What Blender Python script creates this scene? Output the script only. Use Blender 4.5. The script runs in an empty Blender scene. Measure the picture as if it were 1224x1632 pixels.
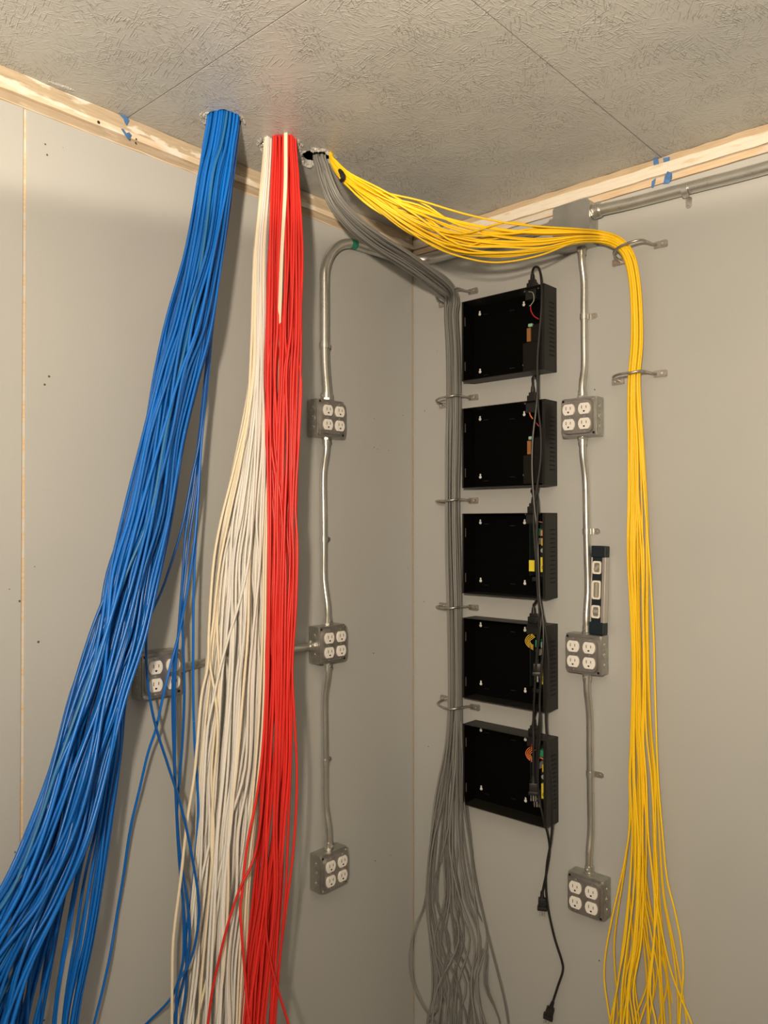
import bpy, bmesh, math, random
import numpy as np
from mathutils import Vector, Matrix
from mathutils.geometry import delaunay_2d_cdt

# ------------------------------------------------------------------ camera, world, lights, exposure
SC = bpy.context.scene
COL = SC.collection
FPX = 1262.035                                  # focal length in pixels of the 1224 x 1632 frame
YAW, PIT, ROL = math.radians(132.157), math.radians(0.7366), math.radians(-0.0664)
CAM = Vector((1.6061, -1.9121, 1.533))
F0 = Vector((math.cos(YAW), math.sin(YAW), 0)); R0 = Vector((math.sin(YAW), -math.cos(YAW), 0)); U0 = Vector((0, 0, 1))
FW = F0 * math.cos(PIT) + U0 * math.sin(PIT); UP = U0 * math.cos(PIT) - F0 * math.sin(PIT)
RT = R0 * math.cos(ROL) + UP * math.sin(ROL); UP = UP * math.cos(ROL) - R0 * math.sin(ROL)
cd = bpy.data.cameras.new('camera'); cam = bpy.data.objects.new('camera', cd); COL.objects.link(cam)
cd.sensor_fit = 'VERTICAL'; cd.sensor_height = 36.0; cd.lens = FPX * 36.0 / 1632.0; cd.clip_start = 0.02
m3 = Matrix((RT, UP, -FW)).transposed()
cam.matrix_world = Matrix.Translation(CAM) @ m3.to_4x4()
SC.camera = cam
w = bpy.data.worlds.new('world'); SC.world = w; w.use_nodes = True
w.node_tree.nodes['Background'].inputs[0].default_value = (1.0, 0.86, 0.70, 1)
w.node_tree.nodes['Background'].inputs[1].default_value = 0.0
SC.view_settings.view_transform = 'Standard'; SC.view_settings.look = 'None'
SC.view_settings.gamma = 1.0; SC.view_settings.use_curve_mapping = False
SC.view_settings.exposure = 0.0
LAMP_COL = (1.0, 0.82, 0.60)
LAMP = CAM + R0 * (-0.18) - F0 * 0.35 + U0 * 0.225     # work lamp behind the photographer
def lamp(name, kind, loc, energy, size, rot=(0, 0, 0)):
    l = bpy.data.lights.new(name, kind); l.energy = energy; l.color = LAMP_COL; l.shadow_soft_size = size
    o = bpy.data.objects.new(name, l); COL.objects.link(o); o.location = loc; o.rotation_euler = rot
    return o
aim = (F0 * math.cos(math.radians(25)) + R0 * 0.20 + U0 * math.sin(math.radians(25))).to_track_quat('-Z', 'Y').to_euler()
main = lamp('work_lamp', 'SPOT', LAMP, 168.0, 0.045, aim)
main.data.spot_size = math.radians(172); main.data.spot_blend = 1.0
up = lamp('upward_work_lamp', 'SPOT', LAMP, 128.0, 0.03, (math.pi, 0, 0))
up.data.spot_size = math.radians(156.6); up.data.spot_blend = 0.035
# added area fill, not a known fixture: soft general light from further back
room_fill = bpy.data.lights.new('room_fill', 'AREA'); room_fill.energy = 9.0; room_fill.color = LAMP_COL
room_fill.shape = 'RECTANGLE'; room_fill.size = 1.1; room_fill.size_y = 0.3
rl = bpy.data.objects.new('room_fill', room_fill); COL.objects.link(rl); rl.location = (2.6, -2.9, 2.40)

# ------------------------------------------------------------------ pixel of the photograph -> place in the room
def ray(x, y): return FW + RT * ((x - 612) / FPX) + UP * ((816 - y) / FPX)
def onR(x, y, o=0.0): d = ray(x, y); return CAM + d * ((-o - CAM.y) / d.y)      # o metres in front of the right wall
def onL(x, y, o=0.0): d = ray(x, y); return CAM + d * ((o - CAM.x) / d.x)       # o metres in front of the left wall
def onC(x, y, z=2.44): d = ray(x, y); return CAM + d * ((z - CAM.z) / d.z)
def atd(x, y, z): return CAM + ray(x, y) * z

# ------------------------------------------------------------------ materials
def new_mat(name):
    m = bpy.data.materials.new(name); m.use_nodes = True
    nt = m.node_tree; b = nt.nodes['Principled BSDF']
    return m, nt, b
def N(nt, kind, **kw):
    n = nt.nodes.new(kind)
    for k, v in kw.items():
        if k.startswith('i_'): n.inputs[k[2:].replace('_', ' ')].default_value = v
        else: setattr(n, k, v)
    return n
def mat(name, col, rough=0.5, metal=0.0, var=0.0, scale=30.0, bump=0.0, bscale=80.0, rnd=0.0, spec=0.5, coat=0.0):
    m, nt, b = new_mat(name)
    b.inputs['Base Color'].default_value = (*col, 1); b.inputs['Roughness'].default_value = rough
    b.inputs['Metallic'].default_value = metal; b.inputs['Specular IOR Level'].default_value = spec
    b.inputs['Coat Weight'].default_value = coat
    tc = N(nt, 'ShaderNodeTexCoord')
    last = None
    if var > 0:
        no = N(nt, 'ShaderNodeTexNoise'); no.inputs['Scale'].default_value = scale; no.inputs['Detail'].default_value = 4
        nt.links.new(tc.outputs['Object'], no.inputs['Vector'])
        mx = N(nt, 'ShaderNodeMix', data_type='RGBA', blend_type='MULTIPLY'); mx.inputs[0].default_value = 1.0
        cr = N(nt, 'ShaderNodeMapRange'); cr.inputs[1].default_value = 0.3; cr.inputs[2].default_value = 0.7
        cr.inputs[3].default_value = 1 - var; cr.inputs[4].default_value = 1 + var
        nt.links.new(no.outputs['Fac'], cr.inputs[0])
        mx.inputs[6].default_value = (*col, 1); nt.links.new(cr.outputs[0], mx.inputs[7])
        last = mx.outputs[2]
    if rnd > 0:
        oi = N(nt, 'ShaderNodeObjectInfo')
        hs = N(nt, 'ShaderNodeHueSaturation'); hs.inputs['Color'].default_value = (*col, 1)
        cr = N(nt, 'ShaderNodeMapRange'); cr.inputs[3].default_value = 1 - rnd; cr.inputs[4].default_value = 1 + rnd
        nt.links.new(oi.outputs['Random'], cr.inputs[0]); nt.links.new(cr.outputs[0], hs.inputs['Value'])
        if last: nt.links.new(last, hs.inputs['Color'])
        last = hs.outputs[0]
    if last: nt.links.new(last, b.inputs['Base Color'])
    if bump > 0:
        no = N(nt, 'ShaderNodeTexNoise'); no.inputs['Scale'].default_value = bscale; no.inputs['Detail'].default_value = 3
        nt.links.new(tc.outputs['Object'], no.inputs['Vector'])
        bp = N(nt, 'ShaderNodeBump'); bp.inputs['Strength'].default_value = bump; bp.inputs['Distance'].default_value = 0.002
        nt.links.new(no.outputs['Fac'], bp.inputs['Height']); nt.links.new(bp.outputs[0], b.inputs['Normal'])
    return m

def wall_paint():
    m, nt, b = new_mat('grey_wall_paint')
    tc = N(nt, 'ShaderNodeTexCoord')
    n1 = N(nt, 'ShaderNodeTexNoise'); n1.inputs['Scale'].default_value = 2.2; n1.inputs['Detail'].default_value = 3
    mp = N(nt, 'ShaderNodeMapping'); mp.inputs['Scale'].default_value = (1, 1, 0.18)
    n2 = N(nt, 'ShaderNodeTexNoise'); n2.inputs['Scale'].default_value = 26; n2.inputs['Detail'].default_value = 3
    nt.links.new(tc.outputs['Object'], n1.inputs['Vector']); nt.links.new(tc.outputs['Object'], mp.inputs[0]); nt.links.new(mp.outputs[0], n2.inputs['Vector'])
    cr = N(nt, 'ShaderNodeValToRGB'); cr.color_ramp.elements[0].position = 0.3; cr.color_ramp.elements[1].position = 0.72
    cr.color_ramp.elements[0].color = (0.445, 0.455, 0.455, 1); cr.color_ramp.elements[1].color = (0.475, 0.482, 0.478, 1)
    nt.links.new(n1.outputs['Fac'], cr.inputs[0]); nt.links.new(cr.outputs[0], b.inputs['Base Color'])
    ad = N(nt, 'ShaderNodeMath', operation='MULTIPLY'); ad.inputs[1].default_value = 0.6
    n3 = N(nt, 'ShaderNodeTexNoise'); n3.inputs['Scale'].default_value = 220; nt.links.new(tc.outputs['Object'], n3.inputs['Vector'])
    s = N(nt, 'ShaderNodeMath', operation='ADD'); nt.links.new(n2.outputs['Fac'], s.inputs[0]); nt.links.new(n3.outputs['Fac'], ad.inputs[0]); nt.links.new(ad.outputs[0], s.inputs[1])
    bp = N(nt, 'ShaderNodeBump'); bp.inputs['Strength'].default_value = 0.10; bp.inputs['Distance'].default_value = 0.002
    nt.links.new(s.outputs[0], bp.inputs['Height']); nt.links.new(bp.outputs[0], b.inputs['Normal'])
    b.inputs['Roughness'].default_value = 0.42; b.inputs['Specular IOR Level'].default_value = 0.35
    return m

def strand_board_paint():
    """grey paint over oriented strand board: short raised flake edges running every way"""
    m, nt, b = new_mat('painted_strand_board')
    tc = N(nt, 'ShaderNodeTexCoord')
    total = None
    wob = N(nt, 'ShaderNodeTexNoise'); wob.inputs['Scale'].default_value = 9; wob.inputs['Detail'].default_value = 2
    nt.links.new(tc.outputs['Object'], wob.inputs['Vector'])
    wsc = N(nt, 'ShaderNodeVectorMath', operation='MULTIPLY_ADD'); wsc.inputs[1].default_value = (0.016, 0.016, 0.0)
    nt.links.new(wob.outputs['Color'], wsc.inputs[0]); nt.links.new(tc.outputs['Object'], wsc.inputs[2])
    for i, (ang, sx, sy, seed) in enumerate(((12, 30, 250, 0), (58, 36, 270, 7), (-30, 34, 240, 13), (100, 38, 280, 21), (-72, 34, 260, 33))):
        rot = N(nt, 'ShaderNodeMapping'); rot.inputs['Rotation'].default_value = (0, 0, math.radians(ang)); rot.inputs['Location'].default_value = (seed, seed * .7, 0)
        nt.links.new(wsc.outputs[0], rot.inputs[0])
        scl = N(nt, 'ShaderNodeMapping'); scl.inputs['Scale'].default_value = (sx, sy, 1); nt.links.new(rot.outputs[0], scl.inputs[0])
        no = N(nt, 'ShaderNodeTexNoise'); no.inputs['Scale'].default_value = 1.0; no.inputs['Detail'].default_value = 1.5
        nt.links.new(scl.outputs[0], no.inputs['Vector'])
        th = N(nt, 'ShaderNodeMapRange'); th.interpolation_type = 'SMOOTHSTEP'
        th.inputs[1].default_value = 0.55; th.inputs[2].default_value = 0.68
        nt.links.new(no.outputs['Fac'], th.inputs[0])
        mk = N(nt, 'ShaderNodeTexNoise'); mk.inputs['Scale'].default_value = 11.0
        ml = N(nt, 'ShaderNodeMapping'); ml.inputs['Location'].default_value = (seed * 3 + 1, 5 - seed, 0); nt.links.new(tc.outputs['Object'], ml.inputs[0]); nt.links.new(ml.outputs[0], mk.inputs['Vector'])
        mr = N(nt, 'ShaderNodeMapRange'); mr.inputs[1].default_value = 0.44; mr.inputs[2].default_value = 0.62; nt.links.new(mk.outputs['Fac'], mr.inputs[0])
        mu = N(nt, 'ShaderNodeMath', operation='MULTIPLY'); nt.links.new(th.outputs[0], mu.inputs[0]); nt.links.new(mr.outputs[0], mu.inputs[1])
        if total is None: total = mu.outputs[0]
        else:
            mxm = N(nt, 'ShaderNodeMath', operation='ADD'); nt.links.new(total, mxm.inputs[0]); nt.links.new(mu.outputs[0], mxm.inputs[1]); total = mxm.outputs[0]
    fine = N(nt, 'ShaderNodeTexNoise'); fine.inputs['Scale'].default_value = 70; fine.inputs['Detail'].default_value = 4
    nt.links.new(tc.outputs['Object'], fine.inputs['Vector'])
    fm = N(nt, 'ShaderNodeMath', operation='MULTIPLY_ADD'); fm.inputs[1].default_value = 0.55
    nt.links.new(fine.outputs['Fac'], fm.inputs[0]); nt.links.new(total, fm.inputs[2])
    bp = N(nt, 'ShaderNodeBump'); bp.inputs['Strength'].default_value = 0.8; bp.inputs['Distance'].default_value = 0.0016
    nt.links.new(fm.outputs[0], bp.inputs['Height']); nt.links.new(bp.outputs[0], b.inputs['Normal'])
    big = N(nt, 'ShaderNodeTexNoise'); big.inputs['Scale'].default_value = 3; nt.links.new(tc.outputs['Object'], big.inputs['Vector'])
    cr = N(nt, 'ShaderNodeValToRGB'); cr.color_ramp.elements[0].color = (0.44, 0.45, 0.45, 1); cr.color_ramp.elements[1].color = (0.50, 0.51, 0.505, 1)
    cr.color_ramp.elements[0].position = 0.35; cr.color_ramp.elements[1].position = 0.65
    nt.links.new(big.outputs['Fac'], cr.inputs[0]); nt.links.new(cr.outputs[0], b.inputs['Base Color'])
    b.inputs['Roughness'].default_value = 0.36; b.inputs['Specular IOR Level'].default_value = 0.5
    return m

def plank_wood(name, c0, c1, paint, lo, hi):
    """bare timber with patches of old paint"""
    m, nt, b = new_mat(name)
    tc = N(nt, 'ShaderNodeTexCoord')
    gr = N(nt, 'ShaderNodeTexNoise'); gr.inputs['Scale'].default_value = 1; gr.inputs['Detail'].default_value = 5
    mp = N(nt, 'ShaderNodeMapping'); mp.inputs['Scale'].default_value = (14, 14, 160); nt.links.new(tc.outputs['Object'], mp.inputs[0]); nt.links.new(mp.outputs[0], gr.inputs['Vector'])
    cr = N(nt, 'ShaderNodeValToRGB'); cr.color_ramp.elements[0].color = (*c0, 1); cr.color_ramp.elements[1].color = (*c1, 1)
    cr.color_ramp.elements[0].position = 0.3; cr.color_ramp.elements[1].position = 0.7
    nt.links.new(gr.outputs['Fac'], cr.inputs[0])
    pa = N(nt, 'ShaderNodeTexNoise'); pa.inputs['Scale'].default_value = 1; pa.inputs['Detail'].default_value = 6
    mp2 = N(nt, 'ShaderNodeMapping'); mp2.inputs['Scale'].default_value = (12, 12, 40); nt.links.new(tc.outputs['Object'], mp2.inputs[0]); nt.links.new(mp2.outputs[0], pa.inputs['Vector'])
    mr = N(nt, 'ShaderNodeMapRange'); mr.inputs[1].default_value = lo; mr.inputs[2].default_value = hi; nt.links.new(pa.outputs['Fac'], mr.inputs[0])
    mx = N(nt, 'ShaderNodeMix', data_type='RGBA'); nt.links.new(mr.outputs[0], mx.inputs[0]); nt.links.new(cr.outputs[0], mx.inputs[6]); mx.inputs[7].default_value = (*paint, 1)
    nt.links.new(mx.outputs[2], b.inputs['Base Color'])
    bp = N(nt, 'ShaderNodeBump'); bp.inputs['Strength'].default_value = 0.35; bp.inputs['Distance'].default_value = 0.002
    nt.links.new(pa.outputs['Fac'], bp.inputs['Height']); nt.links.new(bp.outputs[0], b.inputs['Normal'])
    b.inputs['Roughness'].default_value = 0.75
    return m

def galvanised(name, base, rough, v=0.18, scale=45):
    m, nt, b = new_mat(name)
    tc = N(nt, 'ShaderNodeTexCoord')
    vo = N(nt, 'ShaderNodeTexNoise'); vo.inputs['Scale'].default_value = scale; vo.inputs['Detail'].default_value = 5
    nt.links.new(tc.outputs['Object'], vo.inputs['Vector'])
    cr = N(nt, 'ShaderNodeValToRGB'); cr.color_ramp.elements[0].position = 0.3; cr.color_ramp.elements[1].position = 0.7
    cr.color_ramp.elements[0].color = (*[c * (1 - v) for c in base], 1); cr.color_ramp.elements[1].color = (*[c * (1 + v) for c in base], 1)
    nt.links.new(vo.outputs['Fac'], cr.inputs[0]); nt.links.new(cr.outputs[0], b.inputs['Base Color'])
    mr = N(nt, 'ShaderNodeMapRange'); mr.inputs[3].default_value = rough * 0.9; mr.inputs[4].default_value = rough * 1.12
    nt.links.new(vo.outputs['Fac'], mr.inputs[0]); nt.links.new(mr.outputs[0], b.inputs['Roughness'])
    b.inputs['Metallic'].default_value = 0.85
    return m

def cable_mat(name, col, rough=0.38, rnd=0.12, fleck=0.0):
    m, nt, b = new_mat(name)
    oi = N(nt, 'ShaderNodeObjectInfo')
    hs = N(nt, 'ShaderNodeHueSaturation'); hs.inputs['Color'].default_value = (*col, 1)
    a = N(nt, 'ShaderNodeMapRange'); a.inputs[3].default_value = 1 - rnd; a.inputs[4].default_value = 1 + rnd
    nt.links.new(oi.outputs['Random'], a.inputs[0]); nt.links.new(a.outputs[0], hs.inputs['Value'])
    out = hs.outputs[0]
    if fleck:
        tc = N(nt, 'ShaderNodeTexCoord'); no = N(nt, 'ShaderNodeTexNoise'); no.inputs['Scale'].default_value = 260
        nt.links.new(tc.outputs['Object'], no.inputs['Vector'])
        t = N(nt, 'ShaderNodeMapRange'); t.inputs[1].default_value = 0.70; t.inputs[2].default_value = 0.78; t.inputs[4].default_value = fleck
        nt.links.new(no.outputs['Fac'], t.inputs[0])
        mx = N(nt, 'ShaderNodeMix', data_type='RGBA'); nt.links.new(t.outputs[0], mx.inputs[0]); nt.links.new(out, mx.inputs[6]); mx.inputs[7].default_value = (0.7, 0.72, 0.75, 1)
        out = mx.outputs[2]
    nt.links.new(out, b.inputs['Base Color'])
    b.inputs['Roughness'].default_value = rough; b.inputs['Specular IOR Level'].default_value = 0.45
    return m

M = {}
M['wall'] = wall_paint(); M['ceil'] = strand_board_paint()
M['raw'] = plank_wood('raw_panel_edge', (0.60, 0.44, 0.29), (0.72, 0.57, 0.40), (0.62, 0.58, 0.52), 0.50, 0.60)
M['plate'] = plank_wood('top_plate_timber', (0.42, 0.34, 0.24), (0.56, 0.46, 0.34), (0.74, 0.70, 0.62), 0.54, 0.60)
M['lip'] = plank_wood('painted_strip', (0.66, 0.54, 0.40), (0.76, 0.64, 0.50), (0.80, 0.76, 0.70), 0.50, 0.62)
M['low'] = plank_wood('lower_plate_timber', (0.36, 0.29, 0.21), (0.46, 0.38, 0.29), (0.58, 0.46, 0.34), 0.58, 0.68)
M['tan'] = plank_wood('tan_top_plate', (0.46, 0.35, 0.23), (0.58, 0.46, 0.32), (0.72, 0.66, 0.56), 0.66, 0.72)
M['cream_paint'] = plank_wood('cream_painted_strip', (0.70, 0.64, 0.55), (0.78, 0.73, 0.65), (0.66, 0.56, 0.43), 0.60, 0.66)
M['torn'] = mat('torn_board', (0.40, 0.39, 0.37), 0.8, var=0.3, scale=60, bump=0.6, bscale=120)
M['dark'] = mat('dark_void', (0.015, 0.014, 0.012), 0.9)
M['floor'] = mat('concrete_floor', (0.34, 0.32, 0.29), 0.7, var=0.15, scale=6, bump=0.2)
M['back'] = mat('far_wall_paint', (0.46, 0.46, 0.45), 0.6, var=0.04, scale=4)
M['emt'] = galvanised('galvanised_conduit', (0.62, 0.62, 0.59), 0.28, 0.06, 25)
M['box'] = galvanised('galvanised_box', (0.46, 0.46, 0.43), 0.40, 0.14, 60)
M['cover'] = galvanised('galvanised_cover', (0.40, 0.385, 0.375), 0.42, 0.12, 30)
M['pull'] = galvanised('dull_steel_plate', (0.42, 0.43, 0.42), 0.48, 0.10, 20)
M['screw'] = mat('zinc_screw', (0.75, 0.74, 0.70), 0.25, 0.9)
M['ring'] = galvanised('steel_wire_hanger', (0.46, 0.43, 0.40), 0.36, 0.2, 90)
M['ivory'] = mat('white_receptacle_plastic', (0.86, 0.84, 0.81), 0.35)
M['slot'] = mat('slot_shadow', (0.10, 0.075, 0.06), 0.8)
M['black'] = mat('black_powder_coat', (0.014, 0.0135, 0.012), 0.5, bump=0.15, bscale=400, spec=0.4)
M['matt'] = mat('black_coat_in_shade', (0.0016, 0.0015, 0.0013), 0.85, spec=0.06)  # darker copy of the black coat, inside shade put into the colour
M['blackpl'] = mat('black_rubber', (0.012, 0.012, 0.012), 0.42)
M['slit'] = mat('vent_dark', (0.004, 0.004, 0.004), 0.9)
M['psu'] = mat('brown_black_module', (0.007, 0.005, 0.0045), 0.6, spec=0.25)
M['pcb'] = mat('dark_circuit_board', (0.006, 0.012, 0.013), 0.5, var=0.4, scale=200)
M['amber'] = mat('amber_transformer', (0.30, 0.13, 0.04), 0.5)
M['greenpl'] = mat('green_terminal_block', (0.03, 0.30, 0.17), 0.45)
M['palegreen'] = mat('pale_green_plastic', (0.28, 0.50, 0.38), 0.5)
M['yellowlab'] = mat('yellow_sticker', (0.80, 0.66, 0.05), 0.5)
M['inkblack'] = mat('sticker_ink', (0.02, 0.02, 0.02), 0.6)
M['greypl'] = mat('grey_component', (0.35, 0.35, 0.36), 0.4)
M['orangepl'] = mat('salmon_component', (0.55, 0.25, 0.13), 0.5)
M['w_red'] = mat('red_lead', (0.45, 0.02, 0.02), 0.4); M['w_green'] = mat('pale_green_lead', (0.35, 0.42, 0.30), 0.4)
M['w_yel'] = mat('yellow_lead', (0.75, 0.50, 0.05), 0.4); M['w_ora'] = mat('orange_lead', (0.85, 0.22, 0.06), 0.4)
M['navy'] = mat('dark_teal_plastic', (0.004, 0.013, 0.020), 0.45)
M['alu'] = mat('brushed_aluminium', (0.70, 0.66, 0.62), 0.35, 0.8, var=0.08, scale=8)
M['vialf'] = mat('cream_vial_frame', (0.85, 0.80, 0.70), 0.45)
M['vial'] = mat('vial_glass', (0.38, 0.36, 0.30), 0.12, spec=0.7)
M['vialw'] = mat('vial_window_shade', (0.20, 0.20, 0.22), 0.3)
M['bubble'] = mat('vial_bubble', (0.16, 0.17, 0.10), 0.2)
M['tape'] = mat('blue_tape', (0.07, 0.18, 0.42), 0.6, var=0.3, scale=80)
M['sticker'] = mat('green_sticker', (0.015, 0.22, 0.13), 0.4, var=0.2, scale=150)
M['blue'] = cable_mat('blue_cable_jacket', (0.003, 0.125, 0.50), 0.30, 0.28, 0.25)
M['teal'] = cable_mat('faded_blue_cable_jacket', (0.025, 0.17, 0.42), 0.38, 0.15)
M['white'] = cable_mat('white_cable_jacket', (0.78, 0.76, 0.73), 0.42, 0.07)
M['cream'] = cable_mat('cream_cable_jacket', (0.82, 0.73, 0.57), 0.42, 0.06)
M['red'] = cable_mat('red_cable_jacket', (0.72, 0.030, 0.024), 0.36, 0.14)
M['grey'] = cable_mat('grey_cable_jacket', (0.20, 0.20, 0.195), 0.40, 0.25)
M['yellow'] = cable_mat('yellow_cable_jacket', (0.95, 0.62, 0.018), 0.40, 0.10)

# ------------------------------------------------------------------ mesh helpers
def mesh_obj(name, verts, faces, m, parent=None, smooth=False):
    me = bpy.data.meshes.new(name); me.from_pydata([tuple(v) for v in verts], [], faces); me.update()
    if smooth: me.shade_smooth()
    mm = M[m] if isinstance(m, str) else m
    me.materials.append(mm)
    o = bpy.data.objects.new(name, me); COL.objects.link(o)
    if parent: o.parent = parent
    return o
def share(name, src, parent, loc=(0, 0, 0), rot=(0, 0, 0)):
    o = bpy.data.objects.new(name, src.data); COL.objects.link(o); o.parent = parent; o.location = loc; o.rotation_euler = rot
    return o
def tag(o, label=None, cat=None, group=None, kind=None):
    if label: o['label'] = label
    if cat: o['category'] = cat
    if group: o['group'] = group
    if kind: o['kind'] = kind
    return o
def empty(name, loc, rz=0.0):
    o = bpy.data.objects.new(name, None); COL.objects.link(o); o.location = loc; o.rotation_euler = (0, 0, rz); o.empty_display_size = 0.05
    return o
class MB:
    """collects shapes into one mesh"""
    def __init__(s): s.v = []; s.f = []
    def add(s, v, f):
        o = len(s.v); s.v += [tuple(p) for p in v]; s.f += [tuple(i + o for i in q) for q in f]; return s
    def box(s, x0, x1, y0, y1, z0, z1, bev=0.0):
        if bev <= 0:
            v = [(x0, y0, z0), (x1, y0, z0), (x1, y1, z0), (x0, y1, z0), (x0, y0, z1), (x1, y0, z1), (x1, y1, z1), (x0, y1, z1)]
            return s.add(v, [(3, 2, 1, 0), (4, 5, 6, 7), (0, 1, 5, 4), (1, 2, 6, 5), (2, 3, 7, 6), (3, 0, 4, 7)])
        bm = bmesh.new(); bmesh.ops.create_cube(bm, size=1.0)
        for p in bm.verts: p.co = Vector(((x0 + x1) / 2 + p.co.x * (x1 - x0), (y0 + y1) / 2 + p.co.y * (y1 - y0), (z0 + z1) / 2 + p.co.z * (z1 - z0)))
        bmesh.ops.bevel(bm, geom=bm.edges[:], offset=bev, segments=2, profile=0.6, affect='EDGES')
        bm.verts.index_update()
        s.add([p.co[:] for p in bm.verts], [tuple(q.index for q in fc.verts) for fc in bm.faces]); bm.free(); return s
    def prism(s, pts, h0, h1, axis='y'):
        """outline in the plane across axis, extruded from h0 to h1"""
        def P(a, b, h): return {'y': (a, h, b), 'z': (a, b, h), 'x': (h, a, b)}[axis]
        n = len(pts); v = [P(a, b, h0) for a, b in pts] + [P(a, b, h1) for a, b in pts]
        return s.add(v, [tuple(range(n)), tuple(range(2 * n - 1, n - 1, -1))] + [(i, i + n, (i + 1) % n + n, (i + 1) % n) for i in range(n)])
    def tube(s, pts, r, sides=8, cap=True):
        v, f = tube_geo(pts, r, sides, cap); return s.add(v, f)
    def build(s, name, m, parent=None, smooth=False):
        o = mesh_obj(name, s.v, s.f, m, parent)
        if smooth:
            bm = bmesh.new(); bm.from_mesh(o.data); bmesh.ops.recalc_face_normals(bm, faces=bm.faces[:]); bm.to_mesh(o.data); bm.free()
            o.data.shade_smooth(); o.data.set_sharp_from_angle(angle=math.radians(38))
        else:
            bm = bmesh.new(); bm.from_mesh(o.data); bmesh.ops.recalc_face_normals(bm, faces=bm.faces[:]); bm.to_mesh(o.data); bm.free()
        return o
def tube_geo(pts, r, sides=8, cap=True):
    P = np.array([tuple(p) for p in pts], float); n = len(P)
    rr = np.full(n, r) if np.isscalar(r) else np.array(r, float)
    T = np.gradient(P, axis=0); T /= np.maximum(np.linalg.norm(T, axis=1), 1e-9)[:, None]
    a = np.array([0.3, 0.9, 0.1]) if abs(T[0][2]) > 0.8 else np.array([0.0, 0.0, 1.0])
    u = np.cross(T[0], a); u /= np.linalg.norm(u)
    V = np.zeros((n, sides, 3)); ang = np.arange(sides) * 2 * math.pi / sides
    for i in range(n):
        u = u - T[i] * (u @ T[i]); u /= np.linalg.norm(u); w_ = np.cross(T[i], u)
        V[i] = P[i] + rr[i] * (np.cos(ang)[:, None] * u + np.sin(ang)[:, None] * w_)
    f = [(i * sides + j, i * sides + (j + 1) % sides, (i + 1) * sides + (j + 1) % sides, (i + 1) * sides + j) for i in range(n - 1) for j in range(sides)]
    if cap: f += [tuple(range(sides - 1, -1, -1)), tuple((n - 1) * sides + j for j in range(sides))]
    return V.reshape(-1, 3).tolist(), f
def spline(pts, sub=6):
    P = [Vector(p) for p in pts]
    if len(P) < 3: return P
    P = [P[0] * 2 - P[1]] + P + [P[-1] * 2 - P[-2]]; out = []
    for i in range(1, len(P) - 2):
        a, b, c, d = P[i - 1], P[i], P[i + 1], P[i + 2]
        for k in range(sub):
            t = k / sub
            out.append(0.5 * ((2 * b) + (c - a) * t + (2 * a - 5 * b + 4 * c - d) * t * t + (3 * b - a - 3 * c + d) * t ** 3))
    out.append(P[-2]); return out
def cyl(p0, p1, r, sides=14): return tube_geo([p0, p1], r, sides)
def rounded_rect(w_, h_, r, n=4):
    out = []
    for cx, cz, a0 in ((w_ / 2 - r, h_ / 2 - r, 0), (-w_ / 2 + r, h_ / 2 - r, 90), (-w_ / 2 + r, -h_ / 2 + r, 180), (w_ / 2 - r, -h_ / 2 + r, 270)):
        for k in range(n + 1):
            a = math.radians(a0 + 90 * k / n); out.append((cx + r * math.cos(a), cz + r * math.sin(a)))
    return out

# ------------------------------------------------------------------ the room
CEIL = 2.44
FLOOR = -0.36
WT = 2.371                                       # top of the wall sheets
RX, RY = 3.3, -3.6                               # far ends of the room (behind the photographer)
def wall_root(name):
    o = empty(name, (0, 0, 0)); o['kind'] = 'structure'; return o
wl = wall_root('wall_left'); wr = wall_root('wall_right')
# wall sheets of 4 ft with raw edges at the seams
def sheet_left(y0, y1):
    o = MB().box(-0.012, 0.0, y0, y1, FLOOR, WT, 0.0008).build('wall_panel', 'wall', wl); return o
sheet_left(-1.2150, -0.0045); sheet_left(-2.434, -1.2220); sheet_left(RY, -2.440)
def sheet_right(x0, x1):
    return MB().box(x0, x1, 0.0, 0.012, FLOOR, WT, 0.0008).build('wall_panel', 'wall', wr)
sheet_right(0.0, 1.2185); sheet_right(1.2225, 2.438); sheet_right(2.442, RX)
MB().box(-0.05, -0.0035, -1.26, -1.18, FLOOR, WT + .001).build('stud', 'raw', wl)
MB().box(-0.05, -0.003, -0.05, 0.012, FLOOR, WT + .001).build('stud', 'raw', wl)
MB().box(-0.05, -0.013, RY, 0.05, FLOOR, CEIL).build('backing', 'back', wl)
MB().box(-0.05, RX, 0.013, 0.05, FLOOR, CEIL).build('backing', 'back', wr)
for nm, b in (('wall_back', (-0.05, RX, RY - 0.05, RY, FLOOR, CEIL)), ('wall_side', (RX, RX + 0.05, RY - 0.05, 0.05, FLOOR, CEIL))):
    MB().box(*b).build(nm, 'back')['kind'] = 'structure'
MB().box(-0.05, RX + .05, RY - .05, 0.05, FLOOR - 0.05, FLOOR).build('floor', 'floor')['kind'] = 'structure'
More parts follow.
